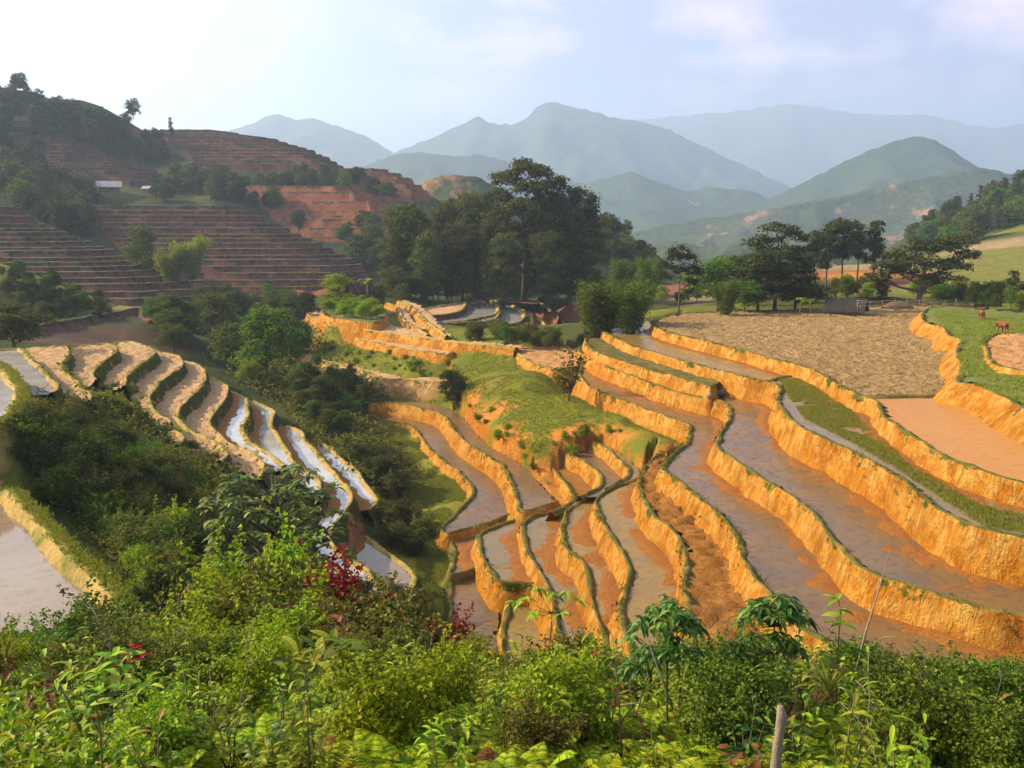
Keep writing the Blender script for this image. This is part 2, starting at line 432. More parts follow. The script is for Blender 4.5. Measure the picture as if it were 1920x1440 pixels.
T6 = [(1125, 928), (1095, 938), (1070, 951), (1057, 967), (1052, 1000), (1061, 1029), (1082, 1050), (1096, 1071), (1098, 1100), (1111, 1142), (1125, 1190), (1140, 1250), (1160, 1330)]
T7 = [(1060, 950), (1020, 964), (990, 973), (977, 992), (982, 1017), (994, 1050), (1011, 1075), (1023, 1100), (1030, 1130), (1045, 1190), (1060, 1250), (1075, 1330)]
T8 = [(985, 972), (940, 984), (907, 996), (892, 1008), (898, 1029), (911, 1062), (927, 1092), (945, 1097), (975, 1097), (1014, 1099)]
T9 = [(900, 996), (870, 1000), (850, 1006), (844, 1020), (846, 1058), (842, 1080), (858, 1077), (890, 1068)]
T10 = [(905, 1072), (880, 1070), (858, 1079), (843, 1095), (840, 1125), (844, 1160), (850, 1210), (850, 1280)]
T11 = [(985, 1098), (965, 1097), (955, 1120), (945, 1145), (940, 1180), (945, 1240), (950, 1330)]
slab(U1, [(2400, 620)], 9.7, 'grass', 2.2, .9, amp=.35, bw=.2, bh=.02, cell=.5)
slab([(1900, 627), (1868, 626), (1850, 634), (1843, 645), (1851, 660), (1853, 676), (1880, 690), (1940, 702)], [(2300, 702), (2300, 640)], 9.45, 'tilled', 1.0, .6, fmat='tilled_orange')
fld = [(1740, 571), (1600, 577), (1450, 583), (1290, 588), (1240, 597), (1225, 608), (1235, 618), (1265, 628), (1330, 644), (1400, 661), (1460, 678), (1510, 692), (1545, 707), (1575, 727), (1608, 741), (1625, 745), (1765, 743), (1830, 746), (1830, 571)]
pnd = [(1612, 741), (1640, 757), (1662, 789), (1720, 829), (1790, 869), (1860, 895), (1920, 910), (2080, 940), (2400, 985), (2400, 760), (2060, 700), (1830, 715), (1765, 744), (1625, 746)]
slab(T0, [(2400, 640)], 11.0, 'tilled', 2.6, .26, fmat='tilled_cloddy', floorpoly=fld, cell=.27, amp=.15, sink=-.02)
_rt0 = np.array([P(x, y, 11.0)[:2] for x, y in smooth_px(T0)])
grid_floor('pond', np.array([P(x, y, 11.0)[:2] for x, y in pnd]), -11.02, 'water', .4, _rt0, None, M['water_pond'], 0, clear=.12)
bundline([(1605, 742), (1630, 746), (1680, 745), (1740, 744), (1800, 744)], 11.0, .45, .16)
slab(T1, rev(T0)[:-4] + [(1230, 600)], 12.4, 'mud', 4.0, .27, water='water_yellow', up=(T0, 11.), amp=.06,
     floorpoly=T1[:10] + [(1447, 713), (1480, 709), (1515, 705), (1500, 690)] + rev(T0[7:13]) + [(1215, 600)])
_g = T1[9:] + rev(T0)[0:12] + [(1515, 703), (1480, 708), (1447, 713)]
grid_floor('g', np.array([P(x, y, 12.4)[:2] for x, y in _g]), -HM(12.42), 'mud', .3, np.array([P(x, y, 12.4)[:2] for x, y in smooth_px(T1)]),
           np.array([P(x, y, 11.0)[:2] for x, y in T0]), M['mud'], .06, M['water_grey'])
bundline([(1442, 717), (1452, 712), (1475, 708), (1505, 706), (1530, 706)], 12.4, .35, .15)
slab(T2A, [(1385, 700)] + rev(T1[:8]), 13.5, 'grass', 3.0, .3, fmat='bund', up=(T1, 12.4))
slab(T2, rev(T1[7:]) + rev(T2A), 14.9, 'mud', 4.0, .27, water='water_mud', up=(T1, 12.4), amp=.10)
slab(T3, rev(T2), 16.7, 'mud', 6.0, .35, toe=2.4, water='water_mud', up=(T2, 14.9), amp=.10)
slab(T4, [(1560, 1330), (1480, 1230), (1432, 1104), (1390, 1050), (1365, 987), (1323, 946), (1273, 908), (1244, 883), (1244, 867), (1288, 820)], 18.3, 'tilled', 3.5, .27, fmat='clods', up=(T3, 16.7), amp=.2)
slab(T5, rev(T4[2:]), 20.1, 'mud', 3.6, .28, water='water_yellow', up=(T4, 18.3))
slab(T6, rev(T5), 21.8, 'mud', 3.6, .28, water='water_yellow', up=(T5, 20.1))
slab(T7, rev(T6), 23.5, 'mud', 3.6, .28, water='water_grey', up=(T6, 21.8))
slab(T8, [(1023, 1096)] + rev(T7[:8]), 24.6, 'mud', 3.0, .28, water='water_grey', up=(T7, 23.5))
slab(T9, [(920, 1090)] + rev(T8[:7]), 26.1, 'mud', 1.2, .4, water='water_mud', up=(T8, 24.6), bank='bund')
slab(T10, [(940, 1280), (935, 1190), (940, 1110), (920, 1080)], 26.8, 'mud', 1.2, .4, water='water_mud', bank='bund')
slab(T11, [(1060, 1330), (1045, 1215), (1030, 1130), (1010, 1090)], 26.3, 'mud', 2.0, .4, water='water_yellow')
# ---- across the gully
LA = [(1110, 826), (1140, 846), (1168, 870), (1176, 883), (1170, 896), (1155, 905), (1135, 916)]
LB = [(1061, 852), (1094, 867), (1118, 886), (1125, 903), (1120, 915), (1106, 923), (1085, 933)]
LC = [(1035, 880), (1050, 898), (1065, 917), (1073, 929), (1069, 942), (1050, 954), (1030, 962)]
LD = [(690, 757), (745, 759), (800, 768), (835, 783), (852, 810), (880, 835), (930, 866), (945, 880), (957, 908), (969, 938), (973, 957), (1000, 957), (1046, 942)]
LE = [(690, 792), (740, 793), (770, 800), (785, 813), (795, 832), (830, 865), (862, 889), (882, 914), (881, 935), (850, 965), (826, 990), (838, 1003), (880, 993), (928, 979), (968, 966)]
slab(LA, [(1200, 905), (1205, 885), (1190, 868), (1150, 838), (1115, 822)], 20.0, 'mud', 3.0, .3, water='water_yellow')
slab(LB, B(LA, 20.0), 21.2, 'mud', 3.0, .3, water='water_mud')
slab(LC, B(LB, 21.2), 22.6, 'mud', 3.0, .3, fmat='clods')
slab(LD, [(1036, 930), (1007, 897), (973, 864), (948, 850), (923, 838), (894, 812), (873, 782), (840, 762), (782, 753), (690, 751)], 23.4, 'mud', 3.6, .30, water='water_mud', amp=.1)
slab(LE, B(LD[:-2], 23.4), 25.4, 'mud', 1.6, .5, water='water_mud', amp=.1)
for seg, hh in (([(1300, 833), (1262, 850), (1225, 868), (1203, 890)], 18.9),):
    pass
# ---- knoll with the hut and what lies behind it
K1 = [(700, 590), (600, 584), (575, 590), (589, 599), (618, 607), (656, 616), (706, 624), (747, 629), (782, 634), (805, 637), (852, 644), (925, 651), (965, 655)]
K2 = [(600, 612), (618, 622), (656, 632), (706, 645), (764, 656), (822, 664), (845, 665), (858, 655)]
K3 = [(548, 655), (560, 663), (589, 672), (618, 680), (647, 689), (682, 698), (717, 711), (764, 712), (828, 718), (846, 712)]
KM = [(720, 578), (660, 570), (612, 574), (602, 584), (612, 593), (640, 599), (680, 603), (712, 603), (723, 594), (722, 582)]
KF = [(940, 658), (962, 660), (985, 676), (1020, 690), (1050, 693), (1078, 690)]
slab(KM, [], 13.6, 'grass', 3.0, .4, cell=.6, amp=.3, bh=.05, step=.6)
slab(K1, [(990, 648), (850, 638), (740, 610)], 15.4, 'tilled', 3.2, .35, fmat='tilled_left', bund='bund_dry', cell=.5, step=.6, bw=.6, bh=.25)
slab(K2, B(K1[4:11], 15.4), 17.0, 'tilled', 2.2, .5, fmat='tilled_left', bund='bund_dry', cell=.5, step=.6)
slab(K3, [(846, 708), (760, 707), (690, 692), (620, 676), (560, 656)], 20.6, 'tilled', 3.4, .85, fmat='tilled_left', bund='bund_dry', bank='bank_straw', cell=.5, step=.6, toe=1.3)
slab(KF, [(1095, 670), (1080, 652), (1000, 648), (950, 650)], 16.3, 'tilled', 2.0, .6, fmat='tilled_orange', bund='bund_dry', cell=.4)
# ridges beyond: long bunds going down to the right, then pale flooded terraces
slab([(722, 570), (735, 574), (748, 585), (752, 600), (775, 615), (800, 631)], [(800, 615), (775, 600), (760, 575)], 15.2, 'tilled', 2.5, .5, fmat='tilled_left', bund='bund_dry', cell=.6, step=.6, bw=.5, bh=.3)
slab([(745, 566), (770, 578), (797, 606), (815, 618), (835, 634)], [(850, 630), (825, 605), (790, 572), (760, 562)], 14.9, 'tilled', 3, .5, fmat='tilled_left', bund='bund_dry', cell=.6, step=.6, bw=.5, bh=.3)
slab([(870, 569), (905, 562), (930, 564), (937, 574), (935, 595), (915, 604), (880, 607), (830, 608)], [(800, 605), (800, 590)], 17.7, 'water', 4, .3, fmat='water_white', bank='bank_red', bund='bund_dry', cell=.8, step=.7, bw=.5, bh=.3)
slab([(780, 585), (830, 574), (871, 569), (873, 576), (858, 588), (812, 594)], [(790, 600)], 16.6, 'tilled', 3, .3, fmat='tilled_left', bank='bank_red', bund='bund_dry', cell=.8, step=.7, bw=.5, bh=.3)
slab([(912, 566), (926, 566), (936, 578), (932, 590), (905, 597), (870, 604), (832, 606)], [(815, 600), (880, 585)], 17.6, 'water', 4, .3, fmat='water_white', bank='bank_red', bund='bund_dry', cell=.8, step=.7, bw=.5, bh=.3)
slab([(930, 565), (960, 572), (985, 590), (978, 604), (945, 612), (900, 606)], [(890, 590), (910, 570)], 19.0, 'water', 6, .4, fmat='water_white', bank='bank_red', bund='bund_dry', cell=.8, step=.7, bw=.5, bh=.3)
for k in range(6):
    x, y = 955 + k * 24, 573 + k * 12
    slab([(x, y), (x + 26, y + 8), (x + 44, y + 24), (x + 40, y + 40), (x + 22, y + 52), (x - 4, y + 50)], [(x - 20, y + 25), (x - 15, y + 5)], 20.2 + 1.25 * k, 'tilled', 5, .4,
         fmat='tilled_red', bank='bank_red', bund='bund_dry', cell=.8, step=.7, bw=.45, bh=.3)
for k in range(3):
    slab([(905, 563 + 6 * k), (990, 563 + 10 * k), (1020 + 12 * k, 570 + 13 * k), (1035 + 12 * k, 584 + 14 * k)], [(1000, 572), (900, 561 + 6 * k)], 17.8 + 1.5 * k, 'tilled', 4, .4,
         fmat='tilled_red', bank='bank_far', bund='bund_far', cell=1., step=.8)
# ---- left spur
z2 = lambda l: [(400 + x / 3.2, 700 + y / 3.2) for x, y in l]
P1 = [(-160, 720), (-60, 812), (0, 882), (20, 912), (40, 948), (90, 1000), (150, 1060), (205, 1106), (240, 1146), (250, 1180), (236, 1215)]
P2 = [(-90, 668), (0, 686), (30, 714), (47, 742), (36, 772), (0, 798), (-90, 830)]
S1 = [(-60, 660), (0, 657), (40, 655), (50, 662), (52, 668), (70, 682), (88, 700), (107, 720), (112, 727), (100, 740)]
S2 = [(46, 655), (90, 651), (125, 650), (131, 664), (116, 688), (135, 708), (150, 718), (151, 730), (172, 743), (168, 756)]
S3 = [(128, 651), (170, 648), (205, 646), (221, 657), (196, 680), (178, 697), (182, 715)]
S4 = [(205, 648), (225, 642), (248, 642), (275, 650), (294, 660), (270, 683), (243, 705), (235, 725)]
S5 = [(262, 648), (298, 660), (332, 667), (344, 678), (340, 692), (310, 712), (285, 742), (286, 760), (300, 780), (321, 792), (317, 803), (348, 822), (333, 836)]
S6 = [(345, 678), (372, 684), (388, 702), (375, 732), (347, 757), (334, 780), (345, 797), (357, 807), (390, 822), (420, 840), (427, 855), (417, 867)]
S7 = [(386, 700), (410, 713), (428, 727), (425, 747), (410, 770), (396, 790), (402, 805), (431, 831), (462, 844), (484, 856), (496, 876), (490, 895)]
S8 = z2([(60, 85), (130, 118), (200, 155), (218, 250), (186, 338), (215, 400), (300, 460), (380, 512), (440, 560)])
S9 = z2([(250, 170), (330, 205), (372, 235), (360, 318), (408, 400), (455, 470), (500, 540), (560, 588), (640, 630), (658, 690), (640, 750)])
S9C = z2([(500, 1075), (545, 1090), (600, 1130), (660, 1180), (690, 1260), (650, 1340)])
S9B = z2([(560, 1040), (610, 1092), (700, 1140), (780, 1190), (880, 1258), (922, 1308), (900, 1345)])
S10 = z2([(440, 320), (535, 350), (550, 400), (620, 470), (700, 560), (760, 640), (828, 700), (837, 780), (790, 850), (722, 930), (706, 1000), (740, 1060), (820, 1110), (940, 1190), (970, 1250), (1050, 1300), (1095, 1340)])
S11 = z2([(590, 425), (650, 425), (700, 440), (780, 520), (870, 590), (908, 660), (960, 710), (998, 772), (970, 808), (925, 828)])
S12 = z2([(860, 985), (910, 980), (960, 1010), (1060, 1080), (1150, 1150), (1210, 1210), (1226, 1260), (1190, 1345)])
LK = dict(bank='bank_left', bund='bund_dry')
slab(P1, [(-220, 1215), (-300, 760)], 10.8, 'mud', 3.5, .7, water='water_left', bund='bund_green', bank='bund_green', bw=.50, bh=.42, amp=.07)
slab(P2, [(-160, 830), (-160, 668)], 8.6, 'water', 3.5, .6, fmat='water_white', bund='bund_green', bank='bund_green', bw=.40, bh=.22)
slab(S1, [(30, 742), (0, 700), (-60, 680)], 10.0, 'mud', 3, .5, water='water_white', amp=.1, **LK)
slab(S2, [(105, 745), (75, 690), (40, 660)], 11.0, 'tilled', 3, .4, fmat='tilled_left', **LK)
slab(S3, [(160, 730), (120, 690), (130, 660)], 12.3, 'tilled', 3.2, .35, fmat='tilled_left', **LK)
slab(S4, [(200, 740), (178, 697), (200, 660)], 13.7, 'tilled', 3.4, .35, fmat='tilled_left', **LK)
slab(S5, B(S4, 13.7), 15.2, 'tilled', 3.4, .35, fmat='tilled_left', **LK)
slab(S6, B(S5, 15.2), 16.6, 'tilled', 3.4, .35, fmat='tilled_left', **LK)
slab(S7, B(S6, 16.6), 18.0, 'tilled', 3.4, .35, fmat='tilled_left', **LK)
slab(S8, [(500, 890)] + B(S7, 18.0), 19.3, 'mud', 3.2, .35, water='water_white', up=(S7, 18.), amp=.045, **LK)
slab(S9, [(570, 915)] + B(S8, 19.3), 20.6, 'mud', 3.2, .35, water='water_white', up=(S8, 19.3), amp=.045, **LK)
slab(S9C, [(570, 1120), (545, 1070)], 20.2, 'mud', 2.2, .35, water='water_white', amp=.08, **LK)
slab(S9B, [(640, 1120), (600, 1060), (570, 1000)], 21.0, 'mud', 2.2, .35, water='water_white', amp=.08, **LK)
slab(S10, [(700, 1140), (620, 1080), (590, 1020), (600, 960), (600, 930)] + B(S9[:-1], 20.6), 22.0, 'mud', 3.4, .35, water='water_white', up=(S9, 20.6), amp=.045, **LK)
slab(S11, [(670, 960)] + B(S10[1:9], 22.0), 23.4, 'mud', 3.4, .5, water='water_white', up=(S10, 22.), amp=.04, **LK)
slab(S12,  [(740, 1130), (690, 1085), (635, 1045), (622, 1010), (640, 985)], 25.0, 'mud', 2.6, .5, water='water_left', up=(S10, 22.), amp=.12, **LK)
# ---- shaded field beyond the spur
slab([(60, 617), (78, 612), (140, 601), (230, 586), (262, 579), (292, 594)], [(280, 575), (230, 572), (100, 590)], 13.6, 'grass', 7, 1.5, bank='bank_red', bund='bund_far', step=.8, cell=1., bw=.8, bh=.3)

# ---- hillside terraces: each level a nose of the spur
def spur(noses, D0, D1, left, fall, bank, fmat='tilled_red', H=3.2, cot=.5, bund='bund_far', turn=14., tl=1.0, back=8.):
    n = len(noses)
    for k, (px, py) in enumerate(noses):
        D = D0 + (D1 - D0) * (k + .5 * vnoise(k * 1.7, D0)) / max(1, n - 1); py = py + 2.4 * float(vnoise(k * 2.3 + 5, D0 * .1))
        q = PD(px, py, D); xl = left[0] + (left[1] - left[0]) * k / max(1, n - 1)
        ql = PD(xl, py, D)
        L = q[0] - ql[0]
        rim = [(q[0] - turn * .9, D + back)]
        for a in np.linspace(0, 1, 7):       # rounded nose
            th = a * math.pi * .55
            rim.append((q[0] - turn * (1 - math.cos(th - math.pi * .12)) * .6, D + turn * (.5 - a) * 1.0))
        m = 26
        for s in np.linspace(.06, 1, m):
            x = q[0] - turn * .25 - L * s
            rim.append((x, D - turn * .5 - fall * L * s + (.05 * L * fbm(np.array(s * 4 + k * .35), np.array(k * .25 + D0 * .01), 3))))
        rim = np.array(rim, float)
        bk = [(rim[-1][0], rim[-1][1] + back + 8)]
        slab(rim, bk, -q[2], 'grass' if fmat else None, H, cot, bank, bund, fmat, step=1.2, cell=2.2, world=True, bw=.9 * tl, bh=.35 * tl, wob=.5, nrow=4, amp=.3, toe=1.6)
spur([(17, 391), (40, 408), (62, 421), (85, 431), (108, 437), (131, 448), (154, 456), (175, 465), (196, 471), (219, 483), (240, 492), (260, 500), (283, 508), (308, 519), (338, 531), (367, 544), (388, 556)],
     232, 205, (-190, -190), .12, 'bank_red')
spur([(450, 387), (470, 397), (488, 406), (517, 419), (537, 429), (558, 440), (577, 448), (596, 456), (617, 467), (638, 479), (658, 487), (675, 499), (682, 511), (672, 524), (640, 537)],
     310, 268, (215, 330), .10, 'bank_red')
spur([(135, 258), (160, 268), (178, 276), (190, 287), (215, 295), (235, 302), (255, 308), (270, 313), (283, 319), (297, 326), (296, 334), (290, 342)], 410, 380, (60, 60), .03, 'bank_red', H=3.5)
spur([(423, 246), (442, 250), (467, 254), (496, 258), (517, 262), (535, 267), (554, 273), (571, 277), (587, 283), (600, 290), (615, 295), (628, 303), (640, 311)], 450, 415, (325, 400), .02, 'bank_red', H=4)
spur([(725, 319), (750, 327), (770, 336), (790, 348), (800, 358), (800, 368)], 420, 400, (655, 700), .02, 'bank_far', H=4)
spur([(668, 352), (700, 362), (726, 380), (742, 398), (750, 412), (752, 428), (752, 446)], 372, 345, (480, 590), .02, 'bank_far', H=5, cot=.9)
# ------------------------------------------------------------------ natural ground
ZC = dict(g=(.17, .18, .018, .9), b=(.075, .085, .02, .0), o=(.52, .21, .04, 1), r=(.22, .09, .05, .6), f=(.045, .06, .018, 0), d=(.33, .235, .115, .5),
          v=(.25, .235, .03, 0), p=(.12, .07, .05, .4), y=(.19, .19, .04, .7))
ZP = []
def G(px, py, h, c):
    q = P(px, py, h); CTRL.append(tuple(q)); ZP.append((q[0], q[1], c)); return q
def GD(px, py, D, c, dz=0.0):
    q = PD(px, py, D); CTRL.append((q[0], q[1], q[2] + dz)); ZP.append((q[0], q[1], c)); return q
def GW(x, y, h, c):
    CTRL.append((x, y, -h)); ZP.append((x, y, c))
# foreground slope under the eye
for x in (-16, -8, -3, 3, 9, 16):
    for y, h in ((-6, 0.2), (0, 1.75), (3, 2.6), (6, 3.65), (9, 4.75), (12, 6.1), (16, 8.6), (20, 11.2), (25, 13.8)):
        if x < -5 and y > 16: continue
        GW(x * (.5 + y / 22), y, h - (.3 if x < -5 else 0), 'b')
for x, y, h in ((-7, 20, 10.0), (-11, 20, 9.8), (-16, 20, 9.6), (-9, 23, 11.0), (-13, 23, 10.9), (-18, 23, 10.9), (-5, 24, 12.6)): GW(x, y, h, 'b')
for l in ((30, 1290, 9.2, 'g'), (100, 1330, 8.6, 'g'), (160, 1270, 9.8, 'g'), (60, 1230, 10.4, 'b'), (200, 1200, 11.6, 'b'), (-60, 1260, 9.9, 'g'), (300, 1190, 12.6, 'b'), (1890, 1370, 8.2, 'o'), (1960, 1390, 8, 'o')): G(*l)
# bushy slope between the left paddies and the stepped spur
for l in ((100, 800, 11.5, 'b'), (60, 850, 12.2, 'b'), (200, 850, 13.4, 'b'), (150, 770, 11.6, 'b'), (215, 760, 12.8, 'g'), (250, 800, 14, 'b'), (300, 900, 15.6, 'b'), (330, 860, 15.6, 'g'),
          (400, 930, 17.4, 'b'), (350, 1000, 16.8, 'b'), (250, 1000, 14.6, 'b'), (130, 950, 12.4, 'b'), (420, 1080, 17, 'b'), (350, 1130, 15, 'b'), (290, 1150, 12.8, 'g'), (270, 1110, 12.2, 'g'),
          (220, 1060, 12.0, 'g'), (470, 960, 19, 'b'), (520, 1130, 19.4, 'b'), (600, 1180, 22, 'b'), (680, 1190, 24.2, 'b'), (760, 1180, 26.4, 'v'), (480, 1040, 18.8, 'b')): G(*l)
# gully floor
for l in ((745, 840, 26.0, 'g'), (700, 800, 25.6, 'g'), (780, 870, 26.4, 'v'), (840, 910, 26.6, 'v'), (800, 940, 26.9, 'v'), (760, 900, 27, 'v'), (740, 960, 27.2, 'v'), (790, 1000, 27.2, 'v'), (820, 1050, 27.4, 'v'),
          (800, 1100, 27.6, 'v'), (825, 1160, 27.8, 'v'), (800, 1180, 28, 'v'), (870, 1180, 27.6, 'v'), (930, 1190, 27.2, 'v'), (900, 1120, 27.2, 'v'), (1000, 1215, 27, 'b'), (1150, 1230, 24.5, 'b'), (1300, 1260, 22, 'b'), (1450, 1280, 20, 'b'), (1640, 1320, 18.5, 'o'), (1800, 1340, 17.5, 'b'), (1960, 1350, 16.8, 'b'),
          (738, 905, 25.6, 'b'), (718, 890, 24.5, 'b'), (716, 948, 24.7, 'b'), (702, 972, 24.8, 'b'), (730, 960, 25.6, 'b'), (692, 842, 24.3, 'b'), (660, 800, 23.9, 'b'), (740, 935, 26.6, 'b')): G(*l)
# grassy hill with its raw scarps
for l in ((1082, 735, 17.2, 'g'), (1100, 760, 17.6, 'g'), (1180, 775, 17.4, 'g'), (1270, 800, 17.4, 'g'), (1282, 826, 17.9, 'g'), (1225, 832, 18.2, 'g'), (1250, 845, 18.5, 'o'), (1195, 800, 17.9, 'g'), (1150, 790, 18.1, 'g'), (1165, 815, 18.7, 'o'),
          (1120, 785, 18.5, 'g'), (1100, 808, 19.0, 'o'), (1050, 760, 18.2, 'g'), (1060, 800, 19, 'g'), (1070, 830, 19.9, 'o'), (1010, 800, 19.4, 'g'), (1020, 840, 20.6, 'g'), (1030, 870, 21.6, 'o'),
          (960, 700, 17.6, 'g'), (900, 680, 17.8, 'g'), (1000, 720, 17.8, 'g'), (960, 750, 18.9, 'g'), (880, 715, 19, 'g'), (905, 752, 19.9, 'g'), (860, 735, 20.2, 'g'), (940, 800, 20.6, 'g'), (960, 838, 21.4, 'o'), (985, 852, 21.3, 'g'), (1000, 880, 22.2, 'o'),
          (870, 770, 21.4, 'o'), (905, 800, 21.8, 'o'), (930, 838, 22.4, 'o'), (990, 905, 22.9, 'o'), (840, 690, 18.6, 'g'), (780, 690, 19.1, 'g'), (700, 670, 18.8, 'g'), (760, 675, 18.4, 'g'), (650, 650, 18.4, 'g'), (600, 630, 17.9, 'g'), (570, 620, 18.2, 'g'),
          (850, 675, 18.0, 'g'), (800, 705, 19.8, 'g'), (600, 605, 16.4, 'g'), (640, 700, 20.9, 'b'), (690, 730, 22, 'b')): G(*l)
# wooded gully behind and left of the knoll
for l in ((640, 740, 22.6, 'b'), (600, 720, 21.6, 'f'), (560, 720, 21.2, 'f'), (500, 725, 20.8, 'f'), (640, 780, 24, 'b'), (560, 770, 22.8, 'b'), (600, 800, 24, 'b'), (450, 700, 21, 'f'), (400, 670, 22, 'f'), (340, 640, 22, 'f'), (540, 640, 20, 'f'), (470, 640, 25, 'f'), (300, 600, 22, 'p')): G(*l)
for l in ((560, 575, 190, 'f'), (480, 565, 200, 'f'), (520, 560, 215, 'r'), (600, 560, 225, 'r'), (660, 545, 215, 'f'), (420, 560, 195, 'f'), (340, 590, 180, 'f'), (300, 640, 150, 'p'), (90, 640, 118, 'p'), (200, 640, 130, 'p'), (30, 640, 105, 'f'), (-120, 640, 100, 'f')): GD(*l)
# spur with the sunlit crest in front of the striped hillside
for px, py, D in ((-160, 470, 146), (-60, 484, 148), (0, 496, 150), (60, 515, 152), (120, 540, 154), (180, 560, 156), (235, 578, 157)):
    GD(px, py, D, 'g'); GD(px, py + 40 + (235 - px) * .12, D - 16, 'f'); GD(px, py + 24, D + 22, 'f')
# ground under the big trees and around the far flooded terraces
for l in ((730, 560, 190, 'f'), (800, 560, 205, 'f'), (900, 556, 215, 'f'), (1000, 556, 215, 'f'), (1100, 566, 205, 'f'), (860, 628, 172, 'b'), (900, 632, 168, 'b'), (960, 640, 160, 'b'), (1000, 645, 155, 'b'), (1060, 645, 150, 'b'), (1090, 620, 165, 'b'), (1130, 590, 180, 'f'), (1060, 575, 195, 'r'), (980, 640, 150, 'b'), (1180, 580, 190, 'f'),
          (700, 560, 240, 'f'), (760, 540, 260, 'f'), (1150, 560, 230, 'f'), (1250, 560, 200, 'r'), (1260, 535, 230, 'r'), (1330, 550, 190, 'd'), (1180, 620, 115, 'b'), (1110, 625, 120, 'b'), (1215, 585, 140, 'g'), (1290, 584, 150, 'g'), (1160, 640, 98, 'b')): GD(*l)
# behind the ploughed field
for l in ((1300, 575, 140, 'g'), (1450, 572, 145, 'b'), (1600, 568, 140, 'b'), (1720, 562, 140, 'b'), (1850, 570, 138, 'g'), (1960, 575, 130, 'g'), (1400, 560, 190, 'f'), (1500, 545, 190, 'f'), (1560, 545, 185, 'r'), (1620, 510, 200, 'r'), (1600, 528, 195, 'o'), (1660, 500, 215, 'd'),
          (1700, 540, 165, 'y'), (1760, 545, 155, 'y'), (1700, 510, 205, 'y'), (1800, 500, 195, 'y'), (1800, 530, 170, 'y'), (1900, 520, 170, 'y'), (1920, 490, 200, 'y'), (1850, 480, 225, 'y'), (1920, 462, 245, 'y'), (1800, 475, 260, 'y'), (1840, 463, 275, 'd'), (1990, 455, 240, 'y'), (2080, 520, 160, 'y'),
          (1500, 505, 260, 'd'), (1350, 515, 270, 'd'), (1250, 510, 290, 'f'), (1630, 500, 260, 'f'), (1700, 478, 300, 'f'), (1780, 462, 330, 'f'), (1880, 440, 330, 'g'), (1960, 420, 330, 'g')): GD(*l)
# wooded hill on the right edge
for l in ((1660, 468, 420, 'f'), (1720, 432, 440, 'f'), (1800, 392, 450, 'f'), (1850, 366, 455, 'f'), (1920, 346, 460, 'f'), (2000, 330, 460, 'f'), (2120, 310, 460, 'f'), (1760, 455, 390, 'f'), (1850, 420, 390, 'f'), (1940, 395, 390, 'f')): GD(*l)
# dark wooded nose right of the big trees
for l in ((1060, 385, 300, 'f'), (1130, 408, 300, 'p'), (1160, 430, 300, 'p'), (1195, 452, 305, 'f'), (1225, 478, 310, 'f'), (1150, 480, 265, 'f'), (1080, 470, 255, 'f'), (1210, 530, 250, 'f'), (1000, 420, 310, 'f')): GD(*l)
# the great left hillside
for l in ((-200, 125, 400, 'f'), (0, 172, 420, 'f'), (60, 190, 420, 'f'), (130, 210, 422, 'f'), (190, 220, 425, 'f'), (240, 232, 430, 'r'), (330, 246, 440, 'p'), (-150, 180, 380, 'f'), (0, 230, 370, 'f'), (60, 225, 385, 'f'), (-60, 290, 320, 'f'), (0, 330, 315, 'f'), (60, 340, 325, 'f'), (130, 350, 340, 'b'), (200, 362, 350, 'b'), (280, 368, 350, 'b'), (200, 395, 325, 'f'), (120, 410, 300, 'f'), (100, 380, 300, 'f'),
          (30, 372, 275, 'f'), (180, 430, 290, 'f'), (220, 470, 270, 'f'), (250, 500, 255, 'f'), (300, 525, 245, 'f'), (150, 240, 410, 'f'), (250, 270, 425, 'f'), (310, 310, 412, 'f'), (350, 330, 400, 'f'), (430, 355, 385, 'f'), (380, 372, 365, 'b'), (460, 372, 370, 'f'), (540, 420, 345, 'f'), (600, 450, 330, 'f'), (640, 470, 320, 'f'),
          (500, 330, 405, 'f'), (600, 335, 400, 'f'), (700, 370, 400, 'f'), (740, 385, 390, 'f'), (650, 312, 425, 'f'), (690, 330, 418, 'f'), (820, 372, 410, 'f'), (860, 400, 400, 'f'), (700, 470, 330, 'f'), (720, 520, 280, 'f'), (560, 540, 260, 'r'), (700, 440, 345, 'r'), (610, 375, 372, 'f'), (560, 385, 365, 'r'), (800, 460, 330, 'f'), (900, 470, 320, 'f')): GD(*l)
for px, py, D in ((-250, 140, 480), (0, 190, 500), (190, 235, 500), (330, 265, 510), (480, 275, 510), (600, 310, 500), (720, 345, 490), (820, 390, 480)): GD(px, py, D, 'f', -18)
for px, py in ((-120, 150), (-40, 176), (40, 186), (90, 198), (140, 212), (190, 226), (240, 236)): GD(px, py, 448, 'f', -7)
for x, y, z in ((-500, 620, -60), (-200, 640, -70), (0, 560, -85), (120, 450, -75), (200, 600, -85), (420, 640, 10), (420, 420, 0), (300, 300, 5), (-60, 460, -55), (20, 420, -60), (60, 340, -50), (-480, 300, 60), (-420, 420, 95), (-260, 180, 15), (-180, 100, -2), (200, 180, -5), (150, 60, -6), (-120, 40, -5)):
    CTRL.append((x, y, z)); ZP.append((x, y, 'f'))

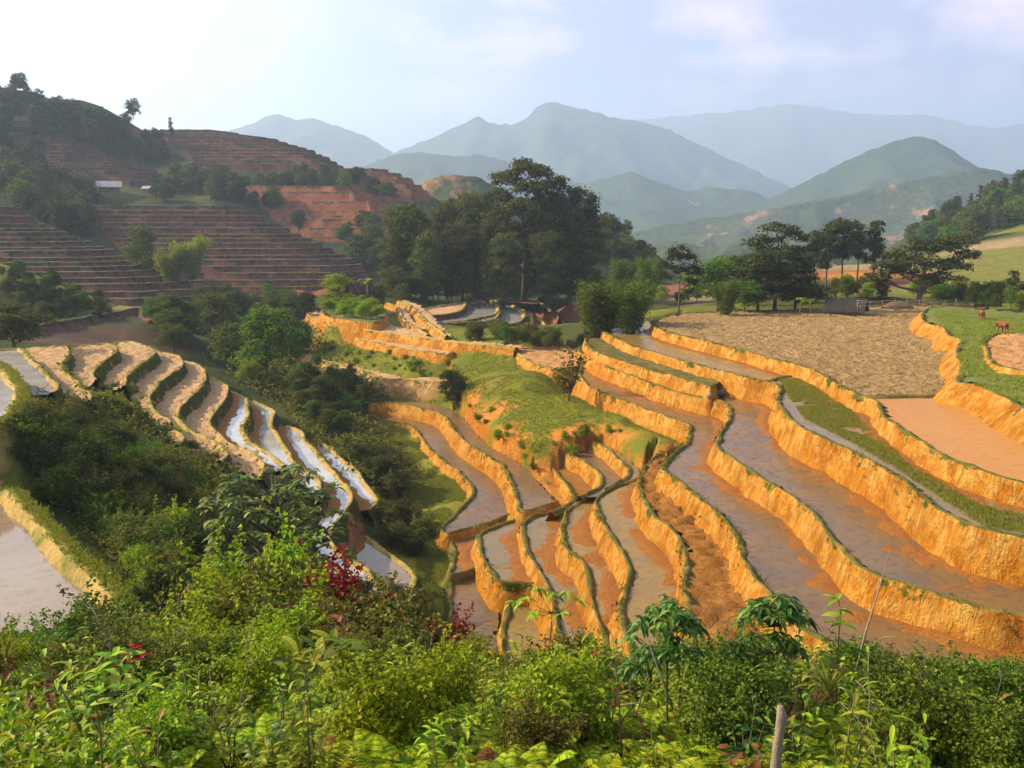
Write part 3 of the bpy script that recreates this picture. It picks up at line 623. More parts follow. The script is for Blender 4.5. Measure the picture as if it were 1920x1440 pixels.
for x, y, z, me in CAND:
    qx, qy = np.array([x]), np.array([y])
    if not any(inside(pl, qx, qy)[0] for k, (pl, _) in enumerate(SLABS) if k != me and pl[:, 0].min() < x < pl[:, 0].max() and pl[:, 1].min() < y < pl[:, 1].max()):
        CTRL.append((x, y, z))
C = np.array(CTRL, float)
key = np.unique(np.round(C[:, :2] / 1.2).astype(int), axis=0, return_index=True)[1]
C = C[np.sort(key)]
def _kern(x, y):
    d2 = (x[:, None] - C[None, :, 0]) ** 2 + (y[:, None] - C[None, :, 1]) ** 2
    return np.sqrt(d2 + (.6 + .015 * np.abs(C[None, :, 1])) ** 2)
_A = _kern(C[:, 0], C[:, 1]) + np.eye(len(C)) * -.25
_A2 = np.hstack([_A, np.ones((len(C), 1))]); _A2 = np.vstack([_A2, np.append(np.ones(len(C)), 0)])
_w = np.linalg.solve(_A2, np.append(C[:, 2], 0))
_w, _c0 = _w[:-1], _w[-1]
def terrain_z(x, y, rough=True, clip=False):
    x = np.asarray(x, float).ravel(); y = np.asarray(y, float).ravel(); z = np.empty(len(x))
    for a in range(0, len(x), 4000):
        s = slice(a, a + 4000); z[s] = _kern(x[s], y[s]) @ _w + _c0
    r = np.hypot(x, y)
    far = np.clip((r - 560) / 300, 0, 1); z = z * (1 - far) + (-110) * far
    if rough:
        z = z + .10 * fbm(x * .9, y * .9, 3) + .30 * fbm(x * .16, y * .16, 3) * np.clip(r / 25, .1, 1) + np.clip((r - 120) / 200, 0, 1) * 1.3 * fbm(x * .03, y * .03, 4)
    if clip:
        for poly, zt in SLABS:
            lo, hi = poly.min(0), poly.max(0)
            k = np.where((x > lo[0]) & (x < hi[0]) & (y > lo[1]) & (y < hi[1]))[0]
            if len(k):
                k = k[inside(poly, x[k], y[k])]; z[k] = np.minimum(z[k], zt - .55)
    return z
def on_ground(px, py, default=None):
    """where the line of sight through a pixel meets the natural ground"""
    d = ray(px, py); t = 2.0 * (400.0) ** np.linspace(0, 1, 500)
    z = terrain_z(d[0] * t, d[1] * t); k = np.where(d[2] * t < z)[0]
    if len(k) == 0: return default
    k = k[0]; t0, t1 = t[max(k - 1, 0)], t[k]
    tt = np.linspace(t0, t1, 20); zz = terrain_z(d[0] * tt, d[1] * tt); kk = np.where(d[2] * tt < zz)[0]
    tt = tt[kk[0]] if len(kk) else t1
    return Vector((d[0] * tt, d[1] * tt, float(zz[kk[0]]) if len(kk) else d[2] * tt))

az = np.radians(np.linspace(-52, 52, 700))
rr = np.concatenate([np.geomspace(1.2, 480, 470), np.geomspace(490, 8600, 54)])
AZ, RR = np.meshgrid(az, rr, indexing='ij')
GX, GY = (RR * np.sin(AZ)).ravel(), (RR * np.cos(AZ)).ravel()
GZ = terrain_z(GX, GY, True, True)
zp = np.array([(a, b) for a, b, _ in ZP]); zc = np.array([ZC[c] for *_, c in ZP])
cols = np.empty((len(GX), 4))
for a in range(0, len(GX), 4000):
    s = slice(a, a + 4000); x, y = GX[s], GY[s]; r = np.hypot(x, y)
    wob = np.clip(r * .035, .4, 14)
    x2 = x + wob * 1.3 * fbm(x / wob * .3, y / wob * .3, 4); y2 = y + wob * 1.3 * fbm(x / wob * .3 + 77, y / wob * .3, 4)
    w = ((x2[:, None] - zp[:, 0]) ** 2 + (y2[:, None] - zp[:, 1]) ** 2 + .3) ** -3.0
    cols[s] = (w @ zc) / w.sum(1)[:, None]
nr_, na_ = len(rr), len(az)
i, j = np.meshgrid(np.arange(na_ - 1), np.arange(nr_ - 1), indexing='ij'); a = (i * nr_ + j).ravel()
t = NT('natural_ground'); p = t.pos()
vc = t.n('ShaderNodeVertexColor', layer_name='zone')
n1 = t.noise(p, .35, 6, .7); n2 = t.noise(p, 4.5, 6, .75); n3 = t.noise(p, .06, 5, .7)
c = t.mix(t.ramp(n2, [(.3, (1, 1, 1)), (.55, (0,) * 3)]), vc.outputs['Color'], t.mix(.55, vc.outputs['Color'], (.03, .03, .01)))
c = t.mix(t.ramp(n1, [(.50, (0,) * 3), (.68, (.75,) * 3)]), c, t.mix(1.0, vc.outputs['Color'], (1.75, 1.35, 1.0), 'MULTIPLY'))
nz = t.sep(t.n('ShaderNodeNewGeometry').outputs['Normal'])[2]
st = t.math('ADD', nz, t.math('MULTIPLY', t.math('SUBTRACT', n1, .5), .55))
scarp = t.math('MULTIPLY', t.ramp(st, [(.60, (1,) * 3), (.70, (0,) * 3)]), vc.outputs['Alpha'])
c = t.mix(scarp, c, t.mix(n2, ORANGE, DARKO))
t.bsdf(c, .95, t.bump(t.math('ADD', n2, t.math('MULTIPLY', n1, 1.4)), .8, .25), .08)
terrain = link('terrain', new_mesh('terrain', np.column_stack([GX, GY, GZ]), np.stack([a, a + nr_, a + nr_ + 1, a + 1], 1), [t.m], cols=cols), None, 'structure')

# ------------------------------------------------------------------ far ranges
def mat_range(name, a, b, bare, amt=.62):
    t = NT(name); p = t.pos()
    n1 = t.noise(p, .012, 6, .7); n2 = t.noise(p, .11, 6, .8)
    c = t.mix(t.ramp(n2, [(.35, (0,) * 3), (.62, (1,) * 3)]), a, b)
    c = t.mix(t.ramp(n1, [(amt, (0,) * 3), (amt + .06, (1,) * 3)]), c, bare)
    t.bsdf(c, 1.0, t.bump(n2, 1.0, 5), .0); return t.m
MR = [mat_range('forested_slope', (.035, .06, .02), (.09, .12, .045), (.38, .20, .10), .64), mat_range('forested_slope_mid', (.04, .065, .022), (.12, .14, .05), (.42, .24, .12), .57), mat_range('far_slope', (.05, .07, .04), (.08, .10, .05), (.2, .15, .1), .7)]
def mountain(ridge, D, front, mat, base=-220., rough=1.0, back=.5):
    rp = np.array([PD(x, y, D) for x, y in smooth_px(ridge, 6)])
    rs, u = resample(rp, max(3, D * .006)); n = len(rs); m = 70
    tt = np.concatenate([np.linspace(0, 1, m) ** 1.25, ])
    V = []
    for k in range(-14, m):
        s = abs(k) / (m - 1) if k >= 0 else abs(k) / 14
        s = s ** 1.2
        y = rs[:, 1] - front * s if k >= 0 else rs[:, 1] + front * back * s
        x = rs[:, 0] + .12 * front * s * fbm(u / D * 9 + D, np.full_like(u, s * 2.0), 3)
        drop = (rs[:, 2] - base) * (s ** .85)
        gl = np.abs(fbm(x / D * 13 + D * .37, y / D * 7, 5))
        z = rs[:, 2] - drop + rough * D * .060 * min(1, s * 5) * (.33 - gl) * (1 - .5 * s) + D * .0022 * fbm(x / D * 160, y / D * 160, 3) 
        V.append(np.column_stack([x, y, z]))
    mm = len(V); V = np.vstack(V)
    i, j = np.meshgrid(np.arange(mm - 1), np.arange(n - 1), indexing='ij'); a = (i * n + j).ravel()
    return link('mountain', new_mesh('mountain', V, np.stack([a, a + 1, a + n + 1, a + n], 1), [mat]), None, 'structure')
mountain([(1000, 300), (1100, 250), (1180, 226), (1300, 216), (1400, 206), (1480, 196), (1560, 206), (1650, 216), (1750, 218), (1850, 240), (1920, 234), (2100, 220), (2300, 260)], 7400, 1800, MR[2])
mountain([(200, 330), (340, 275), (430, 245), (470, 232), (500, 218), (516, 213), (535, 219), (555, 224), (572, 221), (590, 222), (615, 230), (650, 241), (690, 258), (720, 276), (745, 290), (800, 320), (900, 360)], 4500, 1400, MR[2])
mountain([(620, 350), (700, 306), (745, 282), (800, 262), (850, 240), (880, 226), (896, 219), (915, 228), (950, 233), (985, 223), (1008, 200), (1030, 191), (1060, 195), (1100, 206), (1150, 221), (1210, 229), (1260, 246), (1320, 276), (1400, 312), (1450, 337), (1500, 360), (1600, 400)], 4300, 1350, MR[2])
mountain([(640, 330), (700, 306), (730, 292), (760, 286), (800, 286), (850, 293), (900, 291), (940, 299), (980, 321), (1060, 336), (1100, 346), (1200, 380), (1320, 420)], 2600, 850, MR[2])
mountain([(1000, 400), (1085, 351), (1130, 335), (1160, 328), (1185, 322), (1210, 331), (1250, 346), (1290, 358), (1330, 351), (1370, 353), (1410, 358), (1440, 373), (1480, 392), (1560, 430)], 2500, 800, MR[0])
mountain([(1320, 410), (1430, 376), (1480, 356), (1540, 326), (1590, 299), (1640, 279), (1690, 262), (1726, 257), (1760, 266), (1800, 291), (1840, 316), (1880, 326), (1920, 336), (2050, 370), (2200, 420)], 2200, 660, MR[0])
mountain([(1100, 460), (1200, 432), (1280, 416), (1380, 401), (1450, 391), (1560, 371), (1650, 351), (1750, 331), (1830, 316), (1870, 321), (1920, 331), (2050, 320), (2200, 330)], 1500, 380, MR[1], rough=1.2)
mountain([(1120, 500), (1200, 470), (1260, 452), (1330, 466), (1400, 442), (1470, 450), (1560, 432), (1640, 445), (1720, 440), (1850, 450), (2000, 440)], 1050, 220, MR[1], base=-90, rough=1.2)
mountain([(1180, 520), (1300, 500), (1350, 478), (1420, 462), (1500, 470), (1580, 474), (1660, 480), (1800, 500)], 600, 110, MR[1], base=-70, rough=1.1)
mountain([(730, 380), (785, 346), (800, 336), (830, 329), (860, 328), (890, 332), (915, 341), (960, 365), (1010, 395)], 560, 120, MR[1], base=-70, rough=.4)
# ------------------------------------------------------------------ plants
def unit(a): return a / (np.linalg.norm(a, axis=-1, keepdims=True) + 1e-9)
def rdir(n): return unit(rng.normal(size=(n, 3)))

def diamonds(p, ax, nr, L, Wd):
    """one folded four-cornered leaf per point"""
    n = len(p); sd = unit(np.cross(ax, nr)); L = L[:, None]; Wd = Wd[:, None]; nr = unit(np.cross(sd, ax))
    V = np.stack([p, p + ax * L * .45 + sd * Wd + nr * Wd * .35, p + ax * L - nr * L * .12, p + ax * L * .45 - sd * Wd + nr * Wd * .35], 1).reshape(-1, 3)
    return V, np.arange(4 * n).reshape(n, 4)

def blades(p, d, nr, L, Wd, droop, segs=3, fold=.25, tipw=1.0):
    """leaves with a midrib, bending down along their length"""
    n = len(p); L = np.broadcast_to(L, n); Wd = np.broadcast_to(Wd, n); droop = np.broadcast_to(droop, n)
    sd = unit(np.cross(d, nr)); nr = unit(np.cross(sd, d)); rows = []
    for k in range(segs + 1):
        s = k / segs
        c = p + d * (L * s * (1 - .12 * s))[:, None] + np.array([0, 0, -1.]) * (droop * L * s * s)[:, None]
        w = (Wd * (math.sin(math.pi * min(1, s * .92 + .06)) ** .8) * (1 - .25 * s))[:, None] if k < segs else 0 * L[:, None]
        rows += [c + sd * w + nr * w * fold, c, c - sd * w + nr * w * fold]
    V = np.stack(rows, 1).reshape(-1, 3); m = 3 * (segs + 1); base = np.arange(n)[:, None] * m; Fs = []
    for k in range(segs):
        for q in (0, 1): Fs.append(base + np.array([[3 * k + q, 3 * k + q + 1, 3 * k + 4 + q, 3 * k + 3 + q]]))
    return V, np.concatenate(Fs, 0)

def join(parts):
    V, Fc, n = [], [], 0
    for v, f in parts: V.append(v); Fc.append(f + n); n += len(v)
    return np.vstack(V), np.vstack(Fc)

def lobes_leaves(lobes, n, size, sprays=16, spread=.2, ratio=.34, low=-.45, hang=0.0, seed=0):
    r2 = np.array([l[1][0] * l[1][2] for l in lobes]); r2 /= r2.sum(); out = []
    for (c, r), w in zip(lobes, r2):
        c = np.array(c); r = np.array(r); ns = max(5, int(sprays * (.6 + .8 * rng.random())))
        sdv = rdir(ns * 3); sdv = sdv[sdv[:, 2] > low][:ns]; ns = len(sdv)
        sc = c + sdv * r * rng.uniform(.62, 1.12, ns)[:, None]
        m = max(12, int(n * w)); k = rng.integers(0, ns, m)
        off = rng.normal(size=(m, 3)) * r * spread; off[:, 2] *= .75
        p = sc[k] + off; out_d = unit(p - c)
        nr = unit(out_d * .55 + rng.normal(size=(m, 3)) * .45 + np.array([0, 0, .45]))
        ax = unit(np.cross(nr, rng.normal(size=(m, 3)))); ax = unit(ax + out_d * .35 + np.array([0, 0, -hang]))
        L = size * rng.uniform(.6, 1.35, m)
        out.append(diamonds(p, ax, nr, L, L * ratio))
    return join(out)

def trunk_mb(Ht, r0, lobes, lean=(0, 0), k=7, wig=.06, limb=.32, top=.9):
    mb = MB(); n = 8; path = []
    for i in range(n + 1):
        s = i / n
        path.append((lean[0] * s * s + wig * Ht * (vnoise(s * 3 + Ht, r0 * 50)) * s, lean[1] * s * s + wig * Ht * vnoise(s * 3 + 40 + Ht, r0 * 31) * s, -.4 + (Ht * top + .4) * s))
    mb.tube(path, [r0 * (1.25 if i == 0 else 1) * (1 - .8 * i / n) for i in range(n + 1)], k)
    for c, r in lobes:
        c = Vector(c); s = min(.92, max(.22, (c.z - r[2] * .5 - .22 * math.hypot(c.x, c.y)) / (Ht * top))); i = min(n - 1, int(s * n)); f = s * n - i
        a = Vector(path[i]).lerp(Vector(path[i + 1]), f); e = a.lerp(c, .95); mid = a.lerp(e, .5) + Vector((0, 0, -.05 * (e - a).length)); R0 = r0 * (1 - .8 * s) * limb * 2
        mb.tube([a, mid, e], [R0, R0 * .65, R0 * .25], 5)
        for q in range(3):
            d = Vector(rdir(1)[0]); d.z = abs(d.z) * .7
            mb.tube([mid, mid.lerp(e, .6) + d * r[0] * .45, e + d * r[0] * .8], [R0 * .45, R0 * .3, R0 * .1], 4)
    return mb

def rand_lobes(n, Ht, cr, z0, z1, lr, seed, shape='round'):
    q = np.random.default_rng(seed); L = []
    for k in range(n):
        s = (k + .5) / n; z = z0 + (z1 - z0) * s
        if shape == 'round': rad = cr * math.sqrt(max(.05, 1 - ((s - .42) / .62) ** 2))
        elif shape == 'cone': rad = cr * (1 - s * .9)
        elif shape == 'flat': rad = cr * (.45 + .55 * math.sin(s * 3.0))
        else: rad = cr
        a = k * 2.4 + q.uniform(-.5, .5); f = rad * q.uniform(.35, .85); r = lr * q.uniform(.7, 1.25)
        L.append(((f * math.cos(a), f * math.sin(a), z), (r, r, r * q.uniform(.6, .85))))
    return L

LM = dict(
    dark=mat_leaf('dark_leaf', [(.022, .035, .008), (.05, .07, .014), (.085, .095, .02), (.12, .11, .025)], .30),
    olive=mat_leaf('olive_leaf', [(.028, .046, .008), (.075, .10, .014), (.14, .155, .02), (.21, .19, .03)], .30),
    mid=mat_leaf('green_leaf', [(.03, .065, .008), (.08, .14, .012), (.14, .22, .018), (.22, .28, .03)], .35),
    lime=mat_leaf('lime_leaf', [(.08, .15, .006), (.21, .30, .010), (.33, .41, .015), (.42, .44, .03)], .40),
    bamboo=mat_leaf('bamboo_leaf', [(.035, .08, .008), (.085, .15, .014), (.15, .22, .018), (.21, .26, .035)], .35),
    red=mat_leaf('red_leaf', [(.14, .008, .006), (.24, .02, .008), (.30, .03, .012), (.17, .03, .01)], .30),
    rust=mat_leaf('rusty_leaf', [(.12, .035, .012), (.22, .07, .02), (.16, .09, .03), (.09, .06, .02)], .25),
    fern=mat_leaf('fern_frond', [(.07, .13, .006), (.18, .27, .008), (.31, .42, .010), (.43, .52, .016), (.50, .50, .035)], .28, .6, .12),
    weed=mat_leaf('weed_leaf', [(.05, .11, .008), (.17, .27, .010), (.30, .40, .014), (.40, .45, .03), (.24, .13, .03)], .35, .5, .2),
    glossy=mat_leaf('glossy_leaf', [(.03, .07, .010), (.06, .13, .014), (.12, .20, .02), (.2, .26, .03)], .3, .45, .3),
    tree=mat_leaf('big_leaf', [(.03, .06, .01), (.07, .12, .012), (.14, .19, .02), (.30, .28, .04)], .35, .45, .3),
    grass=mat_leaf('grass_blade', [(.15, .20, .016), (.26, .31, .03), (.34, .35, .055), (.38, .33, .10)], .35, .6, .12),
    scrub=mat_leaf('scrub_leaf', [(.035, .06, .010), (.09, .13, .016), (.18, .21, .025), (.28, .26, .05), (.20, .10, .03)], .36),
)
def leafmesh(name, VF, mat): return new_mesh(name, VF[0], VF[1], [mat], smooth=False)

PROTO = {}
def proto(key, trunk, crown, mat, Ht, bark='bark'):
    PROTO[key] = (trunk.mesh(key + '_trunk', M[bark]) if trunk else None, leafmesh(key + '_crown', crown, LM[mat]), Ht)

def plant(name, key, label, cat, loc, ht=None, rz=None, group=None, parts=('trunk', 'crown'), sx=1.0):
    tm, cm, H0 = PROTO[key]; s = (ht / H0) if ht else 1.0
    rz = rng.uniform(0, 6.28) if rz is None else rz
    if tm is None:
        o = link(name, cm, loc=loc); o.rotation_euler = (0, 0, rz); o.scale = (s * sx, s * sx, s); return tag(o, label, cat, group)
    o = thing(name, label, cat, loc, rz, group); o.scale = (s * sx, s * sx, s)
    link(parts[0], tm, o); link(parts[1], cm, o); return o

def ground_at(x, y): return float(terrain_z([x], [y], True, True)[0])
def at_px(px, py_base, D): q = PD(px, py_base, D); return Vector(q)
def standing(px, py_top, D):
    """a foot point D ahead under a pixel column and the height that reaches a pixel row"""
    q = PD(px, py_top, D); z = ground_at(q[0], q[1]); return Vector((q[0], q[1], z)), q[2] - z

# --- prototypes
for v in range(3):      # tall trees of the grove
    lb = rand_lobes(17, 26, 6.4, 3.2, 23, 3.1, 20 + v, 'round')
    proto('tall%d' % v, trunk_mb(26, .42, lb, (1, .5)), lobes_leaves(lb, 15000, .60, 24, .22), 'olive', 26)
lb = [((0, 0, 25), (2.4, 2.4, 1.6)), ((3.2, 0, 24.5), (2, 2, 1.3)), ((-3, 1, 23.5), (2.3, 2.3, 1.4)), ((5.5, 0, 22.6), (1.8, 1.8, 1.1)), ((1.5, -2, 21.5), (2.6, 2.6, 1.6)), ((-4.6, -1, 20), (2.3, 2.3, 1.5)), ((4, 1, 19.5), (2.4, 2.4, 1.5)), ((-1.5, -3, 17.5), (3, 3, 2)), ((3, -3, 15.5), (2.6, 2.6, 2)), ((-4, -2, 14), (2.8, 2.8, 2.2)), ((0, 3, 13), (3, 3, 2)), ((1, -4, 10), (2.5, 2.5, 2)), ((-3, -3, 8), (2.3, 2.3, 2))]
proto('emergent', trunk_mb(26, .5, lb, (.6, 0), limb=.4), lobes_leaves(lb, 16000, .55, 20, .22), 'olive', 26)
lb = rand_lobes(16, 24, 6.6, 3.5, 22.5, 3.0, 31, 'round'); proto('darkcrown', trunk_mb(24, .42, lb, (1, 0), limb=.4), lobes_leaves(lb, 15000, .55, 20, .22), 'dark', 24)
for v in range(3):      # round bushy trees
    lb = rand_lobes(10, 8, 2.6, 2.4, 7.2, 1.35, 40 + v, 'round')
    g = lobes_leaves(lb, 6500, .26, 22, .22)
    for nm, mt in (('round', 'mid'), ('roundlime', 'lime'), ('rounddark', 'dark'), ('roundolive', 'olive')):
        proto('%s%d' % (nm, v), trunk_mb(8, .17, lb), g, mt, 8)
lb = [((0, 0, 11.2), (1.5, 1.5, .9)), ((1.5, .3, 10.2), (1.3, 1.3, .8)), ((-1.8, 0, 9.6), (1.5, 1.5, .9)), ((2.6, 0, 8.6), (1.2, 1.2, .8)), ((-.4, -1, 8.2), (1.7, 1.7, 1.1)), ((-2.6, .4, 7.2), (1.6, 1.6, 1)), ((1.2, -.6, 6.6), (1.7, 1.7, 1.1)), ((-1.2, .8, 5.4), (1.8, 1.8, 1.1)), ((2.4, .4, 5.2), (1.3, 1.3, .9)), ((-2.7, -.4, 4.2), (1.4, 1.4, .9)), ((.8, -.8, 3.6), (1.6, 1.6, 1.1)), ((-.6, .5, 2.4), (1.8, 1.8, 1.0))]
proto('layered', trunk_mb(11.5, .22, lb, (.3, 0)), lobes_leaves(lb, 8500, .30, 20, .2), 'dark', 12)
lb = [((0, 0, 9.2), (1.3, 1.3, .9)), ((-1, 0, 8.4), (1.2, 1.2, .8)), ((1.2, .2, 8), (1.4, 1.4, .9)), ((-1.7, 0, 7), (1.2, 1.2, .8)), ((1.9, 0, 6.4), (1.3, 1.3, .9)), ((.2, -.5, 6.6), (1.3, 1.3, .8)), ((1.5, 0, 4.6), (1.1, 1.1, .8)), ((-2.1, 0, 5.6), (.9, .9, .6)), ((2, .3, 3.3), (.8, .8, .5))]
proto('leggy', trunk_mb(9.6, .15, lb, (.3, 0), limb=.3), lobes_leaves(lb, 4600, .27, 14, .2), 'dark', 10)
lb = [((-2.8, 0, 4.6), (1.4, 1.4, .8)), ((-1.4, 0, 5.6), (1.4, 1.4, .9)), ((.2, 0, 6.4), (1.6, 1.6, .9)), ((1.9, 0, 6.6), (1.4, 1.4, .8)), ((3.2, 0, 7.2), (1.3, 1.3, .7)), ((4.2, .3, 5.6), (1.0, 1.0, .6)), ((2.9, 0, 4.6), (1.3, 1.3, .7)), ((.6, -.6, 4.6), (1.7, 1.7, 1)), ((-1.6, .3, 3.6), (1.5, 1.5, .9)), ((-3.8, 0, 3.2), (1.0, 1.0, .6)), ((1.8, 0, 3), (1.3, 1.3, .8))]
proto('spreading', trunk_mb(7, .25, lb, (.8, 0), limb=.45), lobes_leaves(lb, 6500, .27, 18, .2), 'dark', 7.6)
for v in range(2):      # slim open trees
    lb = rand_lobes(7, 12, 2.2, 5.5, 11.5, 1.4, 60 + v, 'round')
    proto('slim%d' % v, trunk_mb(12, .16, lb, (.5, .2)), lobes_leaves(lb, 3600, .34, 14, .2), 'dark', 12)
def bamboo(seed, n=34, Ht=9.5):
    q = np.random.default_rng(seed); mb = MB(); pl = []
    for k in range(n):
        a = q.uniform(0, 6.28); b = q.uniform(.1, .9); out = np.array([math.cos(a), math.sin(a), 0]); h = Ht * q.uniform(.55, 1.0); rch = q.uniform(.9, 2.6) * h / 9
        path = [out * b + out * rch * s ** 2.2 + np.array([0, 0, h * s * (1 - .16 * s * s)]) for s in np.linspace(0, 1, 7)]
        mb.tube(path, [.045 * (1 - .8 * s) for s in np.linspace(0, 1, 7)], 4)
        for s in np.linspace(.22, 1, 15):
            i = min(5, int(s * 6)); f = s * 6 - i; pl.append((np.array(path[i]) * (1 - f) + np.array(path[i + 1]) * f, h))
    c = np.array([p for p, _ in pl]); m = 22; P0 = np.repeat(c, m, 0) + q.normal(size=(len(c) * m, 3)) * np.array([.42, .42, .30])
    ax = unit(q.normal(size=P0.shape) * np.array([1, 1, .5]) + np.array([0, 0, -.75])); nr = unit(q.normal(size=P0.shape) * .5 + np.array([0, 0, 1.]))
    L = .34 * q.uniform(.6, 1.3, len(P0)); return mb, diamonds(P0, ax, nr, L, L * .24)
for v in range(2): mb, g = bamboo(70 + v); proto('bamboo%d' % v, mb, g, 'bamboo', 9.2, 'stem'); proto('bamboolime%d' % v, mb, g, 'lime', 9.2, 'stem')
def whorl_tree(tips, n_leaf, L, W_, droop=.5, up=.35, segs=4):
    P0, D0 = [], []
    for t in tips:
        a0 = rng.uniform(0, 6.28)
        for k in range(n_leaf + rng.integers(-1, 2)):
            a = a0 + 6.283 * k / n_leaf + rng.uniform(-.25, .25); P0.append(np.array(t) + rng.normal(size=3) * .02 * L / .2); D0.append((math.cos(a), math.sin(a), up + rng.uniform(-.25, .25)))
    P0 = np.array(P0); D0 = unit(np.array(D0)); LL = L * rng.uniform(.7, 1.2, len(P0))
    return blades(P0, D0, np.tile([0, 0, 1.], (len(P0), 1)) + rng.normal(size=P0.shape) * .2, LL, LL * W_, droop * rng.uniform(.6, 1.3, len(P0)), segs)
# big drooping-leaf tree in the gully
tips = []; mb = MB(); mb.tube([(0, 0, -3), (.05, 0, 0), (.1, .05, 2.2), (.05, 0, 4.2), (.1, 0, 5.6)], [.14, .13, .10, .07, .03], 7)
for k in range(190):
    s = rng.uniform(.18, 1.0); a = rng.uniform(0, 6.28); rad = 2.3 * math.sqrt(max(.04, 1 - ((s - .52) / .55) ** 2)) * math.sqrt(rng.uniform(.15, 1)); z = 5.8 * (.22 + .78 * s)
    e = (rad * math.cos(a), rad * math.sin(a), z); tips.append(e)
    if k % 2 == 0: mb.tube([(.07, 0, max(.8, z - .45 * rad - .3)), (e[0] * .5, e[1] * .5, z - .2 * rad), e], [.035, .025, .008], 4)
proto('bigleaf', mb, whorl_tree(tips, 8, .38, .20, .5), 'tree', 6)
# young open tree on the grass slope
tips = []; mb = MB(); mb.tube([(0, 0, -.3), (.1, 0, .5), (-.1, 0, 1.1)], [.11, .09, .07], 6)
for k in range(15):
    a = k * 2.4; r = .5 + 1.3 * rng.random(); z = 2.0 + 2.7 * ((k * .618) % 1); e = Vector((r * math.cos(a), r * math.sin(a), z)); m = Vector((e.x * .55, e.y * .55, z * .55))
    mb.tube([(-.1, 0, 1.1), m, e], [.055, .035, .012], 5)
    for s in (.55, .75, .9, 1.0, 1.08):
        b = m.lerp(e, (s - .5) * 2); tips += [tuple(b + Vector(rng.normal(size=3) * .16)) for _ in range(3)]
proto('youngopen', mb, whorl_tree(tips, 6, .30, .24, .1, .9, 2), 'mid', 4.8)
# shrubs
for v in range(3):
    lb = rand_lobes(10, 1.6, .72, .2, 1.4, .30, 80 + v, 'any')
    g1 = lobes_leaves(lb, 3000, .072, 14, .42, .42, -.6)
    q = np.random.default_rng(85 + v); sp_ = []
    for k in range(46):          # loose leafy shoots standing out of the bush
        c_, r_ = lb[k % len(lb)]; d0 = unit(q.normal(size=3) + np.array([0, 0, .9])); s_ = np.linspace(.2, 1.25, 30)[:, None]
        sp_.append(np.array(c_) + d0 * s_ * .62 + q.normal(size=(30, 3)) * .035 + np.array([0, 0, -.12]) * s_ ** 2)
    p_ = np.vstack(sp_); nr_q = unit(q.normal(size=p_.shape) * .5 + np.array([0, 0, 1.])); ax_ = unit(np.cross(nr_q, q.normal(size=p_.shape))); L_ = .085 * q.uniform(.6, 1.3, len(p_))
    g = join([g1, diamonds(p_, ax_, nr_q, L_, L_ * .38)])
    tm = trunk_mb(1.4, .03, lb, k=4)
    for nm, mt in (('shrub', 'scrub'), ('shrubdark', 'dark'), ('shrublime', 'lime'), ('shrubred', 'red'), ('shrubmid', 'mid')): proto('%s%d' % (nm, v), tm, g, mt, 1.6)
for v in range(2):      # low crowns seen from afar
    lb = rand_lobes(8, 8, 2.9, 1.6, 7, 1.7, 90 + v, 'round'); g = lobes_leaves(lb, 1700, .62, 16, .25)
    for nm, mt in (('far', 'dark'), ('farmid', 'mid'), ('farolive', 'olive')): proto('%s%d' % (nm, v), trunk_mb(7.5, .16, lb, k=4), g, mt, 8.4)
    lb = rand_lobes(9, 12, 2.0, 2.2, 11.4, 1.25, 95 + v, 'cone'); proto('conifer%d' % v, trunk_mb(12, .16, lb, k=4, top=1.0), lobes_leaves(lb, 1500, .55, 12, .25), 'dark', 12.4)
# banana
mb = MB(); mb.tube([(0, 0, -.2), (.05, 0, 1.2), (.1, 0, 2.3)], [.16, .13, .08], 7)
a = np.arange(9) * .75; dd = unit(np.column_stack([np.cos(a), np.sin(a), .9 + .5 * np.sin(a * 3)]))
proto('banana', mb, blades(np.tile([.1, 0, 2.2], (9, 1)), dd, np.tile([0, 0, 1.], (9, 1)), 2.0 + .3 * np.sin(a * 5), .30, .55, 6), 'lime', 3.6, 'stem')
# ferns
def fern(seed, n=9, L0=.5):
    q = np.random.default_rng(seed); P0, D0, N0, LL, WW = [], [], [], [], []
    for k in range(n):
        a = k * 2.4 + q.uniform(-.3, .3); el = q.uniform(.45, 1.25); L = L0 * q.uniform(.7, 1.2); o = np.array([math.cos(a), math.sin(a), 0]); sd = np.array([-o[1], o[0], 0])
        for s in np.linspace(.16, 1, 26):
            c = o * L * s * math.cos(el) + np.array([0, 0, 1]) * (L * s * math.sin(el) - .52 * L * s * s); tg = unit(o * math.cos(el) + np.array([0, 0, 1]) * (math.sin(el) - 1.04 * s))
            w = L * .25 * (math.sin(min(1, (1 - s) * 1.15 + .03) * math.pi * .5)) * (.55 + .45 * min(1, s * 4))
            for g in (-1, 1):
                P0.append(c); D0.append(unit(sd * g + tg * .42)); N0.append(unit(np.cross(tg, sd))); LL.append(w); WW.append(L * .0165)
    return blades(np.array(P0), np.array(D0), np.array(N0) + q.normal(size=(len(P0), 3)) * .12, np.array(LL), np.array(WW), .18, 2, .15)
for v in range(4): proto('fern%d' % v, None, fern(100 + v, 8 + v), 'fern', .5)
for v in range(2): proto('fernrust%d' % v, None, fern(110 + v, 7), 'rust', .5)
